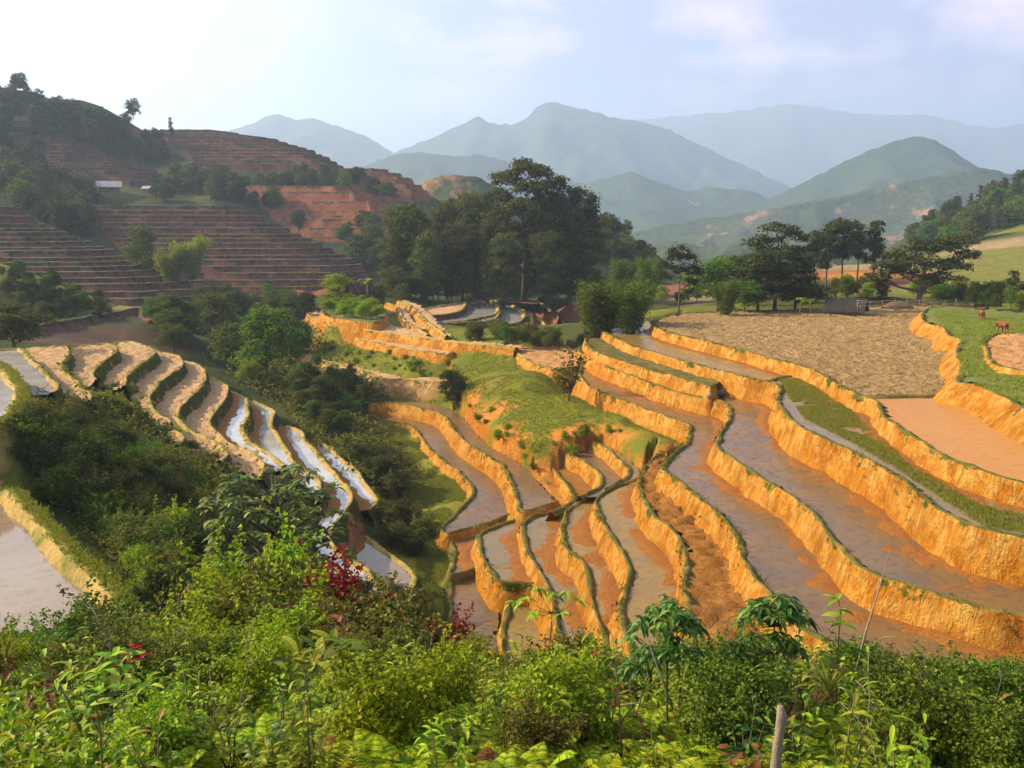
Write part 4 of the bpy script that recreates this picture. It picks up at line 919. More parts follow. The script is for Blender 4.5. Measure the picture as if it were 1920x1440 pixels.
for v in range(3):      # leafy weeds: pairs of pointed leaves up branching stems
    q = np.random.default_rng(120 + v); P0, D0, LL = [], [], []; mb = MB()
    for k in range(5):
        a = q.uniform(0, 6.28); h = q.uniform(.45, .8); e = np.array([math.cos(a) * .22, math.sin(a) * .22, h]); mb.tube([(0, 0, -.1), tuple(e * .5 + np.array([0, 0, .04])), tuple(e)], [.009, .007, .003], 4)
        for s in np.linspace(.3, 1, 7):
            for g in range(2):
                b = q.uniform(0, 6.28); P0.append(e * s + np.array([0, 0, .03 * s])); D0.append((math.cos(b), math.sin(b), q.uniform(.1, .7))); LL.append(q.uniform(.08, .15) * (1.1 - .4 * abs(s - .6)))
    P0 = np.array(P0); LL = np.array(LL)
    g = blades(P0, unit(np.array(D0)), np.tile([0, 0, 1.], (len(P0), 1)) + q.normal(size=P0.shape) * .3, LL, LL * .22, .35, 4)
    for nm, mt in (('weed', 'weed'), ('weedrust', 'rust'), ('weedgloss', 'glossy')): proto('%s%d' % (nm, v), mb, g, mt, .8, 'stem')
for v in range(3):      # stems with long narrow leaves
    q = np.random.default_rng(160 + v); P0, D0 = [], []; mb = MB()
    for k in range(4):
        a = q.uniform(0, 6.28); h = q.uniform(.4, .75); e = np.array([math.cos(a) * .16, math.sin(a) * .16, h]); mb.tube([(0, 0, -.1), tuple(e * .5 + np.array([0, 0, .05])), tuple(e)], [.007, .006, .003], 4)
        for s in np.linspace(.35, 1, 8):
            b_ = q.uniform(0, 6.28); P0.append(e * s + np.array([0, 0, .04 * s])); D0.append((math.cos(b_), math.sin(b_), q.uniform(.2, 1.1)))
    P0 = np.array(P0); LL = q.uniform(.13, .24, len(P0)); proto('lance%d' % v, mb, blades(P0, unit(np.array(D0)), np.tile([0, 0, 1.], (len(P0), 1)) + q.normal(size=P0.shape) * .25, LL, LL * .10, .5, 5), ('lime', 'fern', 'weed')[v], .75, 'stem')
    mb = MB(); pt = [(0, 0, -.15)]
    for k in range(6): pt.append((pt[-1][0] + q.normal() * .035, pt[-1][1] + q.normal() * .035, .18 * (k + 1)))
    mb.tube(pt, [.010 * (1 - .12 * k) for k in range(7)], 5)
    for k in range(2, 7):
        a = q.uniform(0, 6.28); l = q.uniform(.12, .3); b_ = pt[k]; mb.tube([b_, (b_[0] + l * .5 * math.cos(a), b_[1] + l * .5 * math.sin(a), b_[2] + l * .5), (b_[0] + l * math.cos(a), b_[1] + l * math.sin(a), b_[2] + l * .7)], [.005, .004, .002], 4)
    PROTO['twig%d' % v] = (None, mb.mesh('dry_twig', M['bark' if v else 'bark_pale']), 1.1)
for v in range(2):      # grass tussocks
    q = np.random.default_rng(140 + v); n = 70; a = q.uniform(0, 6.28, n); d = unit(np.column_stack([np.cos(a), np.sin(a), q.uniform(.8, 2.8, n)]))
    proto('tussock%d' % v, None, blades(np.column_stack([np.cos(a) * .05, np.sin(a) * .05, 0 * a]), d, d[:, [1, 0, 2]] + .3, q.uniform(.35, .75, n), .008, q.uniform(.2, .6, n), 4, .3), 'grass', .6)

# --- the grove in the middle
GROVE = [('tall0', 770, 562, 200, 372, 'broad olive tree at the western end of the dark grove'), ('tall1', 838, 556, 214, 366, 'leafy tree with a rounded top, second in the dark grove'),
         ('tall2', 898, 556, 212, 352, 'tree with a dense crown just left of the tallest tree of the grove'), ('emergent', 982, 562, 204, 310, 'tallest tree of the grove, its open crown rising above all others'),
         ('darkcrown', 1072, 566, 204, 352, 'dark tree with a broad open crown at the right of the grove'), ('tall0', 1085, 572, 200, 430, 'lower dark tree at the right edge of the grove'),
         ('tall1', 800, 566, 192, 425, 'shorter olive tree at the foot of the grove, towards its left'), ('tall2', 940, 566, 194, 430, 'shorter tree in front of the tallest tree of the grove'), ('tall0', 1030, 570, 194, 425, 'shorter tree between the tallest and the dark tree of the grove'),
         ('tall1', 748, 566, 196, 430, 'low rounded tree at the left end of the grove'), ('tall2', 868, 562, 198, 410, 'leaning olive tree low in the left half of the grove'), ('darkcrown', 1020, 562, 212, 378, 'dark tree behind the gap between the tallest and the broad dark tree')]
for k, (key, px, pb, D, pt, lab) in enumerate(GROVE):
    q = PD(px, pb, D); top = PD(px, pt, D)
    plant('grove_tree', key, lab, 'tree', Vector((q[0], q[1], q[2] - .5)), top[2] - q[2] + .5, rz=0 if key == 'emergent' else None, group='trees of the dark grove', sx={'emergent': 1.1, 'darkcrown': .98}.get(key, .95))
# --- single trees: key, column, foot row, distance, top row, label
SINGLE = [('round0', 500, 712, 0, 576, 1.25, 'large round green tree above the stepped paddies of the left spur'), ('roundolive1', 437, 700, 0, 604, 1.2, 'olive tree leaning against the left side of the large round tree'), ('roundlime2', 470, 722, 0, 672, 1.2, 'bright lime bushy tree under the large round green tree'),
          ('rounddark2', 555, 690, 0, 592, 1.0, 'dark tree close behind the large round tree on its right'), ('roundolive0', 405, 655, 150, 548, 1.1, 'thin yellowish tree in the gully below the striped spur'), ('roundolive2', 327, 668, 0, 604, 1.3, 'small light tree beside the top bund of the stepped spur'),
          ('roundolive1', 28, 668, 92, 562, 1.7, 'yellow-green tree at the left edge behind the flooded paddy'), ('roundolive0', -40, 672, 95, 590, 1.6, 'broad tree cut by the left edge of the picture'), ('rounddark1', 612, 770, 0, 705, 1.3, 'dark bushy tree in the gully beside the flooded steps'), ('roundolive0', 560, 745, 0, 690, 1.3, 'olive bush in the gully below the round tree'),
          ('roundlime0', 636, 578, 162, 513, 1.45, 'vivid green round tree on the knoll beside the hut'), ('roundlime1', 618, 590, 160, 550, 1.3, 'low lime bush at the left end of the knoll'), ('roundolive2', 708, 588, 165, 530, .9, 'thin olive tree on the knoll right of the hut'),
          ('leggy', 1272, 590, 130, 462, 1.05, 'slender tree with bare lower trunk at the far corner of the ploughed field'), ('round1', 1345, 585, 132, 478, 1.45, 'round dark green tree behind the ploughed field, next to the slender one'), ('layered', 1452, 588, 130, 420, 1.4, 'tall dark layered tree at the middle of the far field edge'),
          ('rounddark0', 1420, 588, 128, 480, 1.45, 'dark bushy tree at the left foot of the tall layered tree'), ('rounddark2', 1490, 586, 128, 495, 1.6, 'dark bushy tree at the right foot of the tall layered tree'), ('round2', 1395, 586, 126, 520, 1.3, 'green tree filling the gap left of the tall layered tree'),
          ('slim0', 1548, 548, 185, 418, 1.25, 'leftmost slim tree of the cluster on the bare red rise'), ('slim1', 1578, 545, 185, 412, 1.25, 'second slim tree of the cluster on the bare red rise'), ('slim0', 1606, 542, 188, 416, 1.2, 'third slim tree of the cluster on the bare red rise'), ('conifer0', 1637, 520, 190, 408, 1.1, 'dark conical tree at the right end of the red rise'), ('slim1', 1525, 555, 182, 440, 1.2, 'lower slim tree on the left flank of the red rise'),
          ('spreading', 1722, 552, 138, 445, 1.25, 'gnarled dark tree with spreading arms in front of the yellow pasture'), ('conifer1', 1895, 575, 132, 505, 1.2, 'small feathery tree at the right edge behind the grazing cattle'),
          ('rounddark1', 850, 742, 0, 690, .85, 'small dark tree on the lip of the orange scarp'), ('youngopen', 1068, 752, 0, 655, 1.0, 'young open-branched tree alone on the grassy slope'),
          ('round0', 272, 545, 215, 424, .75, 'bluish-green tree left of the bright bamboo on the striped hillside'), ('far0', 250, 222, 425, 186, 1.1, 'lone open tree on the skyline of the left ridge'), ('conifer1', 320, 239, 432, 219, .7, 'tiny pointed tree alone on the skyline of the left ridge'), ('roundolive1', 700, 470, 300, 420, 1.2, 'hazy tree in the side valley left of the grove'), ('rounddark1', 560, 440, 325, 392, .9, 'hazy tree beside the top of the striped terraces')]
for key, px, pb, D, pt, sx, lab in SINGLE:
    if not D: D = on_ground(px, pb).y
    q = PD(px, pb, D); top = PD(px, pt, D); gz = ground_at(q[0], q[1]); zf = min(q[2], gz + .3) if q[2] - gz < 6 else q[2]
    plant('tree', key, lab, 'tree', Vector((q[0], q[1], zf)), top[2] - zf, rz=0.0 if key in ('layered', 'leggy', 'spreading') else None, sx=sx)
for key, px, pb, D, pt, sx, lab in (('bamboo0', 1122, 628, 112, 505, 1.45, 'left one of the two dense bamboo clumps beside the ploughed field'), ('bamboo1', 1180, 626, 110, 508, 1.45, 'right one of the two dense bamboo clumps beside the ploughed field'), ('bamboolime0', 360, 520, 212, 428, 1.1, 'bright green bamboo clump on the striped hillside, the right one'), ('bamboolime1', 322, 535, 210, 452, 1.1, 'bright green bamboo clump on the striped hillside, the left one'),
                                ('bamboo0', 1360, 588, 122, 510, 1.1, 'bamboo clump below the round tree behind the ploughed field'), ('bamboo1', 1215, 560, 175, 470, 1.0, 'thin bamboo clump rising behind the two dense clumps'), ('bamboo0', 1160, 560, 185, 470, .9, 'distant bamboo clump right of the grove')):
    q = PD(px, pb, D); top = PD(px, pt, D); plant('bamboo_clump', key, lab, 'bamboo', Vector((q[0], q[1], q[2] - .4)), top[2] - q[2] + .4, group='bamboo clumps', parts=('culms', 'foliage'), sx=sx)
for px, pb, D, pt, lab in ((690, 562, 158, 508, 'banana plant beside the knoll hut'), (1500, 588, 120, 548, 'banana plant at the foot of the layered tree'), (1520, 586, 120, 552, 'banana plant left of the dark roofed shed'), (1290, 560, 180, 500, 'banana plant behind the slender tree')):
    q = PD(px, pb, D); top = PD(px, pt, D); plant('banana_plant', 'banana', lab, 'banana plant', Vector(q), top[2] - q[2], parts=('stem', 'leaves'))
q, ht = standing(512, 868, 33); plant('big_leaf_tree', 'bigleaf', 'tree with big drooping leaves standing before the flooded steps', 'tree', q, ht, rz=1.0)

def region(poly, n):
    poly = np.array(poly, float); lo, hi = poly.min(0), poly.max(0); out = []
    while len(out) < n:
        p = rng.uniform(lo, hi, (n * 3, 2)); out += list(p[inside(poly, p[:, 0], p[:, 1])])
    return out[:n]
def scatter(polys, name, keys, label, cat, group, hts, parts=('trunk', 'crown'), sx=1.0, maxD=1e9, minD=0):
    for poly, n in polys:
        for px, py in region(poly, n):
            q = on_ground(px, py)
            if q is None or not (minD < q.y < maxD): continue
            plant(name, keys[rng.integers(len(keys))], label, cat, q - Vector((0, 0, .1)), rng.uniform(*hts), group=group, parts=parts, sx=sx * rng.uniform(.85, 1.2))
FT = ['far0', 'far1', 'far0', 'farolive0', 'farolive1', 'far1', 'farmid0']
scatter([([(0, 190), (100, 206), (190, 228), (300, 268), (320, 320), (300, 315), (130, 250), (0, 232)], 104), ([(0, 225), (90, 245), (80, 330), (170, 365), (180, 460), (100, 425), (0, 385)], 92), ([(330, 325), (400, 345), (640, 330), (740, 375), (700, 385), (600, 350), (480, 360), (330, 365)], 46)],
        'hillside_tree', FT, 'dark tree in the hazy woods on the upper left hillside', 'tree', 'trees on the left hillside', (4.5, 8), minD=150)
scatter([([(290, 345), (450, 350), (460, 385), (290, 380)], 18), ([(470, 370), (620, 440), (720, 430), (730, 520), (660, 490), (560, 425), (470, 395)], 22)],
        'hillside_tree', FT, 'hazy tree around the terraces below the left ridge', 'tree', 'trees among the hillside terraces', (5, 8.5), minD=150)
for px in list(range(-10, 216, 7)):
    D = 418 + 5 * math.sin(px); q = PD(px, 190, D); z = ground_at(q[0], q[1]); plant('ridge_tree', FT[px % 5], 'tree silhouetted on the skyline of the left ridge', 'tree', Vector((q[0], q[1], z)), rng.uniform(4, 8) * (1 if px < 190 else .7), group='trees on the left skyline')
scatter([([(1690, 460), (1740, 425), (1850, 368), (1925, 350), (1925, 425), (1840, 450), (1780, 470)], 110)], 'wooded_slope_tree', ['conifer0', 'conifer1', 'farolive0', 'farmid1', 'conifer0'], 'tree on the wooded hill at the right edge', 'tree', 'trees on the right wooded hill', (6, 10), minD=250)
scatter([([(1130, 430), (1160, 440), (1215, 475), (1230, 520), (1150, 540), (1120, 480)], 34)], 'wooded_slope_tree', FT, 'dark tree on the wooded nose right of the grove', 'tree', 'trees on the wooded nose', (4, 7), minD=150)
scatter([([(720, 545), (1130, 545), (1125, 578), (1000, 560), (900, 562), (740, 580)], 44)], 'grove_shrub', ['rounddark0', 'rounddark1', 'roundolive2', 'roundolive0'], 'dense dark shrub at the foot of the grove', 'shrub', 'shrubs under the grove', (3.5, 7.5), ('stems', 'foliage'), minD=120)
scatter([([(850, 622), (960, 625), (1090, 650), (1010, 655), (860, 640)], 24)], 'hollow_shrub', ['rounddark0', 'round1', 'shrub0'], 'low shrub in the dark hollow behind the orange field', 'shrub', 'shrubs in the hollow', (1.2, 2.6), ('stems', 'foliage'), minD=100)
scatter([([(1220, 575), (1330, 560), (1740, 555), (1920, 560), (1920, 590), (1740, 566), (1350, 576)], 70)], 'field_edge_shrub', ['round0', 'round1', 'roundlime0', 'rounddark1', 'roundolive2'], 'bushy shrub in the hedge line behind the ploughed field', 'shrub', 'shrubs behind the ploughed field', (1.8, 4), ('stems', 'foliage'), minD=100, maxD=260)
scatter([([(570, 690), (660, 720), (690, 760), (640, 820), (720, 900), (690, 900), (620, 830), (540, 760)], 90), ([(400, 640), (560, 610), (600, 690), (540, 740), (430, 700)], 34)], 'gully_shrub', ['rounddark0', 'rounddark1', 'round2', 'roundolive0', 'round0'], 'bush in the wooded gully between the two terrace slopes', 'shrub', 'bushes in the gully', (1.2, 2.8), ('stems', 'foliage'), minD=60)
scatter([([(580, 610), (650, 640), (850, 680), (840, 712), (700, 690), (590, 660)], 44), ([(845, 720), (900, 750), (1000, 850), (1100, 800), (1260, 790), (1275, 825), (1190, 800), (1080, 850), (1000, 890), (880, 790)], 24)], 'slope_tuft', ['shrub0', 'shrublime1', 'shrublime2'], 'low grassy tuft on the green slope of the central hill', 'tuft', 'tufts on the central slope', (.35, .9), ('stems', 'foliage'), minD=60)
scatter([([(0, 505), (80, 530), (240, 585), (180, 605), (80, 600), (0, 560)], 70)], 'spur_shrub', ['rounddark0', 'rounddark1', 'roundolive0', 'round2'], 'dark shrub on the shaded spur in front of the striped hillside', 'shrub', 'shrubs on the shaded spur', (1.2, 2.8), ('stems', 'foliage'), minD=90)
scatter([([(280, 600), (420, 560), (560, 575), (600, 600), (560, 640), (420, 640), (330, 660)], 60)], 'valley_tree', ['round0', 'rounddark0', 'roundolive1', 'roundolive2', 'round1'], 'small tree in the shaded valley behind the stepped spur', 'tree', 'trees in the shaded valley', (3, 6), minD=100)
scatter([([(240, 400), (440, 395), (560, 450), (640, 500), (600, 540), (300, 540), (230, 470)], 34), ([(0, 420), (60, 430), (240, 510), (340, 560), (100, 560), (0, 500)], 20)], 'terrace_shrub', ['far0', 'far1', 'farmid0', 'farolive1'], 'small dark shrub growing between the stripes of the hillside terraces', 'shrub', 'shrubs between the hillside terraces', (1.4, 3.2), ('stems', 'foliage'), minD=150)
for px, py in region([(606, 578), (640, 572), (715, 577), (722, 594), (690, 601), (612, 592)], 44):
    q = P(px, py, 13.6); plant('knoll_plant', ['roundlime0', 'roundlime1', 'roundlime2'][rng.integers(3)], 'leafy green crop plant growing on the hut knoll', 'plant', Vector(q), rng.uniform(1.2, 2.3), group='crops on the hut knoll', parts=('stems', 'foliage'), sx=1.3)
# the dark bushy slope on the left
SH = ['shrubdark0', 'shrubdark1', 'shrub0', 'shrub1', 'shrub2', 'shrubmid0', 'shrubdark2', 'shrubmid1']
scatter([([(40, 790), (170, 775), (250, 850), (400, 930), (470, 1000), (480, 1100), (380, 1150), (300, 1140), (230, 1040), (120, 950), (30, 880)], 270)], 'slope_shrub', SH, 'bush on the dark overgrown slope above the lower paddy', 'shrub', 'bushes on the dark slope', (.8, 1.9), ('stems', 'foliage'), minD=24)
scatter([([(160, 690), (230, 700), (300, 800), (420, 880), (350, 850), (250, 790), (190, 760)], 44)], 'slope_shrub', ['shrub0', 'shrublime1', 'shrub2', 'shrubmid2'], 'yellowish bush along the edge of the stepped spur', 'shrub', 'bushes along the spur edge', (.5, 1.0), ('stems', 'foliage'), minD=30)
scatter([([(700, 850), (745, 880), (765, 945), (735, 950)], 20), ([(690, 985), (725, 940), (770, 960), (800, 1020), (810, 1110), (770, 1050)], 10), ([(640, 1160), (760, 1130), (800, 1180), (700, 1200)], 14)], 'bank_shrub', ['shrubdark0', 'shrub1', 'shrubdark2'], 'bush on the bank below the flooded steps', 'shrub', 'bushes below the flooded steps', (1.0, 2.2), ('stems', 'foliage'), minD=30)
scatter([([(1830, 728), (1930, 770), (1930, 700), (1840, 712)], 26), ([(1745, 600), (1800, 590), (1830, 640), (1810, 690), (1790, 640)], 18)], 'bank_tuft', ['shrub0', 'shrublime1', 'shrub1'], 'grassy tuft on the bank between the two ploughed fields', 'tuft', 'tufts on the field bank', (.4, .9), ('stems', 'foliage'))

scatter([([(60, 780), (200, 770), (320, 860), (440, 930), (430, 1080), (300, 1110), (200, 990), (90, 900)], 60)], 'grass_tussock', ['tussock0', 'tussock1'], 'clump of tall pale grass on the dark overgrown slope', 'grass clump', 'tall grass on the dark slope', (1.0, 1.7), None, minD=24)
scatter([([(230, 1000), (300, 1050), (330, 1120), (300, 1140), (240, 1080)], 14), ([(200, 950), (330, 960), (350, 1040), (260, 1030)], 14)], 'sun_toned_shrub', ['shrublime0', 'shrublime1', 'shrub2'], 'shrub in sunlit yellow-green leaf tones above the bund of the lower paddy', 'shrub', 'sun-toned shrubs above the lower paddy', (.7, 1.3), ('stems', 'foliage'), minD=24)  # lime leaf colour gives these shrubs their sunlit look
# --- the foreground
FG = [(390, 1085, 17), (440, 1052, 19), (480, 1045, 20), (520, 1075, 18), (565, 1120, 17), (420, 1110, 14), (470, 1120, 14), (530, 1150, 13), (350, 1150, 14), (380, 1190, 12), (450, 1180, 11.5), (520, 1200, 11), (600, 1180, 13), (650, 1125, 17), (690, 1150, 16), (740, 1130, 18), (780, 1165, 16), (700, 1190, 13), (640, 1210, 11.5), (760, 1200, 13), (320, 1185, 13), (280, 1160, 16), (190, 1120, 19), (215, 1150, 17), (150, 1165, 18), (110, 1175, 17), (40, 1180, 18), (70, 1190, 16), (5, 1185, 17), (240, 1200, 13)]
for k, (px, pt, D) in enumerate(FG):
    q, ht = standing(px, pt, D)
    if ht > .4: plant('foreground_shrub', ('shrublime%d' if 330 < px < 620 and k % 3 else 'shrub%d' if px > 240 else 'shrubmid%d') % (k % 3), 'leafy shrub on the near slope below the big-leaf tree and along the lower paddy', 'shrub', q, ht * 1.02, group='shrubs on the near slope', parts=('stems', 'foliage'), sx=.75 if ht > 2.5 else 1.0)
for px, pt, D, lab, sx in ((585, 1068, 22, 'deep red bush in front of the pale flooded paddies', 1.0), (635, 1105, 20, 'smaller dark red bush right beside the deep red one', .6), (850, 1168, 16, 'little crimson bush in front of the valley meadow', .7)):
    q, ht = standing(px, pt, D); plant('red_bush', 'shrubred%d' % (px % 3), lab, 'bush', q, ht, parts=('stems', 'foliage'), sx=sx)
for px, pt, D, lab in ((308, 945, 40, 'small round sapling on the dark slope, lit yellow-green'),):
    q, ht = standing(px, pt, D); plant('sapling', 'shrublime%d' % (px % 3), lab, 'sapling', q, min(ht, 3.2), parts=('stems', 'foliage'))
PTOP = [(0, 1200), (240, 1200), (400, 1210), (600, 1225), (800, 1205), (950, 1180), (1000, 1165), (1150, 1165), (1330, 1185), (1400, 1180), (1520, 1190), (1560, 1225), (1650, 1255), (1780, 1275), (1920, 1290)]
def fg_spots(n, y0, y1, seed):
    q = np.random.default_rng(seed); out = []
    while len(out) < n:
        y = y0 + (y1 - y0) * q.random() ** .8; x = q.uniform(-.60, .60) * (y + .6)
        out.append((x, y))
    return out
def top_row(px): return np.interp(px, [a for a, _ in PTOP], [b for _, b in PTOP])
def fg_plants(n, y0, y1, seed, name, keys, label, cat, group, hts, parts, keep=lambda px: True, flat=True):
    for x, y in fg_spots(n, y0, y1, seed):
        z = ground_at(x, y); px = 960 + F * x / y * .985
        if not keep(px): continue
        lim = (top_row(px) - 430) / F * y; hmax = -lim - z       # do not rise over the photographed edge of the greenery
        ht = min(rng.uniform(*hts), hmax)
        if ht < hts[0] * .5: continue
        key = keys[rng.integers(len(keys))]; o = plant(name, key, label, cat, Vector((x, y, z)), ht, group=group, parts=parts)
        s = ht / PROTO[key][2]; o.scale.z = s; w = max(s, .8 * hts[1] / PROTO[key][2]) if flat else s; o.scale.x = o.scale.y = w
        o.rotation_euler = (rng.uniform(-.2, .2), rng.uniform(-.2, .2), rng.uniform(0, 6.28))
grassy = lambda px: px > 250
fg_plants(330, 4.6, 10, 1, 'fern', ['fern0', 'fern1', 'fern2', 'fern3'], 'bright green fern in the carpet of ferns covering the near slope', 'fern', 'ferns on the near slope', (.32, .55), None, grassy)
fg_plants(130, 4.8, 12.5, 2, 'leafy_weed', ['weed0', 'weed1', 'weed2', 'weedgloss0'], 'broad-leaved green weed among the near ferns', 'weed', 'weeds among the ferns', (.4, .62), ('stems', 'leaves'), lambda px: px > 150)
fg_plants(34, 5.5, 12, 7, 'near_shrub', ['shrub0', 'shrub1', 'shrublime2', 'shrubmid1', 'shrublime0'], 'leafy shrub rising out of the near ferns', 'shrub', 'shrubs among the near ferns', (.45, .8), ('stems', 'foliage'), lambda px: px < 1340, False)
fg_plants(120, 4.8, 11, 9, 'long_leaved_plant', ['lance0', 'lance1', 'lance2'], 'stem with long narrow bright leaves among the near ferns', 'plant', 'long-leaved plants among the ferns', (.5, .8), ('stems', 'leaves'), lambda px: px > 60, False)
fg_plants(44, 4.8, 11, 10, 'dry_twig', ['twig0', 'twig1', 'twig2'], 'thin bare twig standing among the near ferns', 'twig', 'bare twigs among the ferns', (.6, 1.0), None, lambda px: True, False)
fg_plants(24, 4.8, 9, 8, 'dry_fern', ['fernrust0', 'fernrust1'], 'dead brown fern among the green ferns', 'fern', 'dead ferns', (.3, .5), None)
fg_plants(46, 4.8, 10, 3, 'rusty_weed', ['weedrust0', 'weedrust1', 'weedrust2'], 'weed with rusty brown leaves among the near ferns', 'weed', 'rusty weeds', (.35, .6), ('stems', 'leaves'), lambda px: px > 900 or px < 250)
fg_plants(60, 5, 19, 4, 'grass_tussock', ['tussock0', 'tussock1'], 'grass tussock on the near slope', 'grass tussock', 'near grass tussocks', (.4, .8), None, lambda px: True, False)
fg_plants(90, 5, 11, 5, 'dark_shrub', ['shrubmid0', 'shrubmid1', 'shrub2'], 'dark leafy shrub at the right end of the near slope', 'shrub', 'shrubs at the right of the near slope', (.4, .75), ('stems', 'foliage'), lambda px: px > 1330, False)
# the rest of the fern carpet, past counting
q0 = np.random.default_rng(5); n = 520; y = 4.6 + 9.5 * q0.random(n) ** .9; x = q0.uniform(-.62, .62, n) * (y + .6); k = (x / y > -.40) & (fbm(x * .6 + 5, y * .6, 2) > -.3); x, y = x[k], y[k]; z = terrain_z(x, y, True, True)
ff = 9; fr = []
for i in range(len(x)):
    a = q0.uniform(0, 6.28, ff); el = q0.uniform(.35, 1.2, ff); L = .46 * q0.uniform(.6, 1.15, ff)
    for s in np.linspace(.15, 1, 13):
        o = np.column_stack([np.cos(a), np.sin(a), 0 * a]); cpt = np.array([x[i], y[i], z[i] - .02]) + o * (L * s * np.cos(el))[:, None]; cpt[:, 2] += L * s * np.sin(el) - .5 * L * s * s
        tg = o * np.cos(el)[:, None]; tg[:, 2] = np.sin(el) - s; sd = np.column_stack([-o[:, 1], o[:, 0], 0 * a]); w_ = L * .26 * math.sin(min(1, (1 - s) * 1.15 + .04) * 1.57)
        for g in (-1, 1): fr.append(np.column_stack([cpt, unit(sd * g + tg * .4), np.cross(tg, sd), w_, L * .026]))
fr = np.vstack(fr)
tag(link('fern_carpet', leafmesh('fern_carpet', diamonds(fr[:, :3], fr[:, 3:6], fr[:, 6:9], fr[:, 9], fr[:, 10]), LM['fern'])), 'dense carpet of bright ferns covering the near slope', 'ferns', None, 'stuff')
# low undergrowth that nobody could count
n = 80000; y = 4 + 21 * rng.random(n) ** 1.2; x = rng.uniform(-.66, .66, n) * (y + 1); z = terrain_z(x, y, True, True)
dens = fbm(x * .7, y * .7, 3); k = (dens > -.35) & ((x / y > -.42) | (y < 11) | (rng.random(n) < .35)); x, y, z = x[k], y[k], z[k]; n = len(x)
p = np.column_stack([x, y, z + rng.random(n) * .12 * np.clip(y / 6, .4, 1.2)]); nr = unit(rng.normal(size=(n, 3)) * .5 + np.array([0, 0, 1.])); ax = unit(np.cross(nr, rng.normal(size=(n, 3))) + np.array([0, 0, .3])); L = rng.uniform(.035, .085, n) * (1 + y / 18)
tag(link('undergrowth', leafmesh('undergrowth', diamonds(p, ax, nr, L, L * .34), LM['weed'])), 'low leafy undergrowth covering the near slope', 'undergrowth', None, 'stuff')
# ground cover on the bushy slope and the wooded gully
pts = []
for poly, m in (([(0, 800), (180, 735), (300, 800), (440, 880), (500, 960), (520, 1140), (250, 1150), (220, 1040), (120, 950), (0, 870)], 520), ([(560, 650), (690, 740), (660, 800), (740, 900), (690, 900), (560, 760), (420, 680)], 320), ([(0, 1220), (240, 1210), (300, 1180), (500, 1170), (800, 1190), (840, 1215), (400, 1240)], 220)):
    for px, py in region(poly, m):
        q = on_ground(px, py)
        if q is not None and 14 < q.y < 160: pts.append(tuple(q))
pts = np.array(pts); m = 70; sc = np.repeat(np.clip(pts[:, 1] / 40, .5, 2.4), m)
p = np.repeat(pts, m, 0) + rng.normal(size=(len(pts) * m, 3)) * np.array([.7, .7, 0]) * sc[:, None]; p[:, 2] = terrain_z(p[:, 0], p[:, 1], True, True) + rng.random(len(p)) * .45 * sc
n = len(p); nr = unit(rng.normal(size=(n, 3)) * .6 + np.array([0, 0, 1.])); ax = unit(np.cross(nr, rng.normal(size=(n, 3))) + np.array([0, 0, .3])); L = .17 * sc * rng.uniform(.6, 1.3, n)
tag(link('ground_cover', leafmesh('ground_cover', diamonds(p, ax, nr, L, L * .36), LM['scrub'])), 'tangled low scrub covering the slopes and the gully', 'ground cover', None, 'stuff')
# grass in the flooded paddy and tufts on the meadow
def tufts(name, label, poly, h, n, mat, L0, per=7, cat='grass', dens=0.0, off=None):
    pl = np.array([P(x, y, h)[:2] for x, y in poly]); lo, hi = pl.min(0), pl.max(0); q = rng.uniform(lo, hi, (n * 4, 2)); q = q[inside(pl, q[:, 0], q[:, 1])]
    q = q[fbm(q[:, 0] * .5, q[:, 1] * .5, 3) > dens][:n]
    z = np.full(len(q), -HM(h)) if off is None else terrain_z(q[:, 0], q[:, 1], True, True)
    p = np.repeat(np.column_stack([q, z - .03]), per, 0); p[:, :2] += rng.normal(size=(len(p), 2)) * .06
    a = rng.uniform(0, 6.28, len(p)); d = unit(np.column_stack([np.cos(a), np.sin(a), rng.uniform(1., 3, len(p))])); L = L0 * rng.uniform(.5, 1.3, len(p))
    tag(link(name, leafmesh(name, diamonds(p, d, d[:, [1, 0, 2]] * np.array([1, -1, .1]), L, L * .10), LM[mat])), label, cat, None, 'stuff')
tufts('paddy_grass', 'green grass growing in the shallow grey paddy water', [(1462, 712), (1500, 708), (1530, 712), (1600, 775), (1700, 868), (1830, 945), (2000, 985), (2000, 1008), (1850, 990), (1700, 890), (1600, 830), (1510, 785), (1480, 745)], 12.42, 7000, 'grass', .17, 6, 'grass', -.5)
tufts('meadow_grass', 'wet green meadow grass on the gully floor', [(700, 800), (780, 830), (880, 920), (840, 990), (840, 1190), (760, 1190), (790, 1000), (730, 900)], 26.6, 12000, 'grass', .20, 6, 'grass', -.1, 1)
tufts('hill_grass', 'short grass on the sunny central slope', [(870, 670), (1000, 690), (1080, 745), (1290, 800), (1270, 830), (1100, 800), (1000, 850), (880, 760), (640, 660), (600, 620)], 18.6, 18000, 'grass', .19, 6, 'grass', -.12, 1)

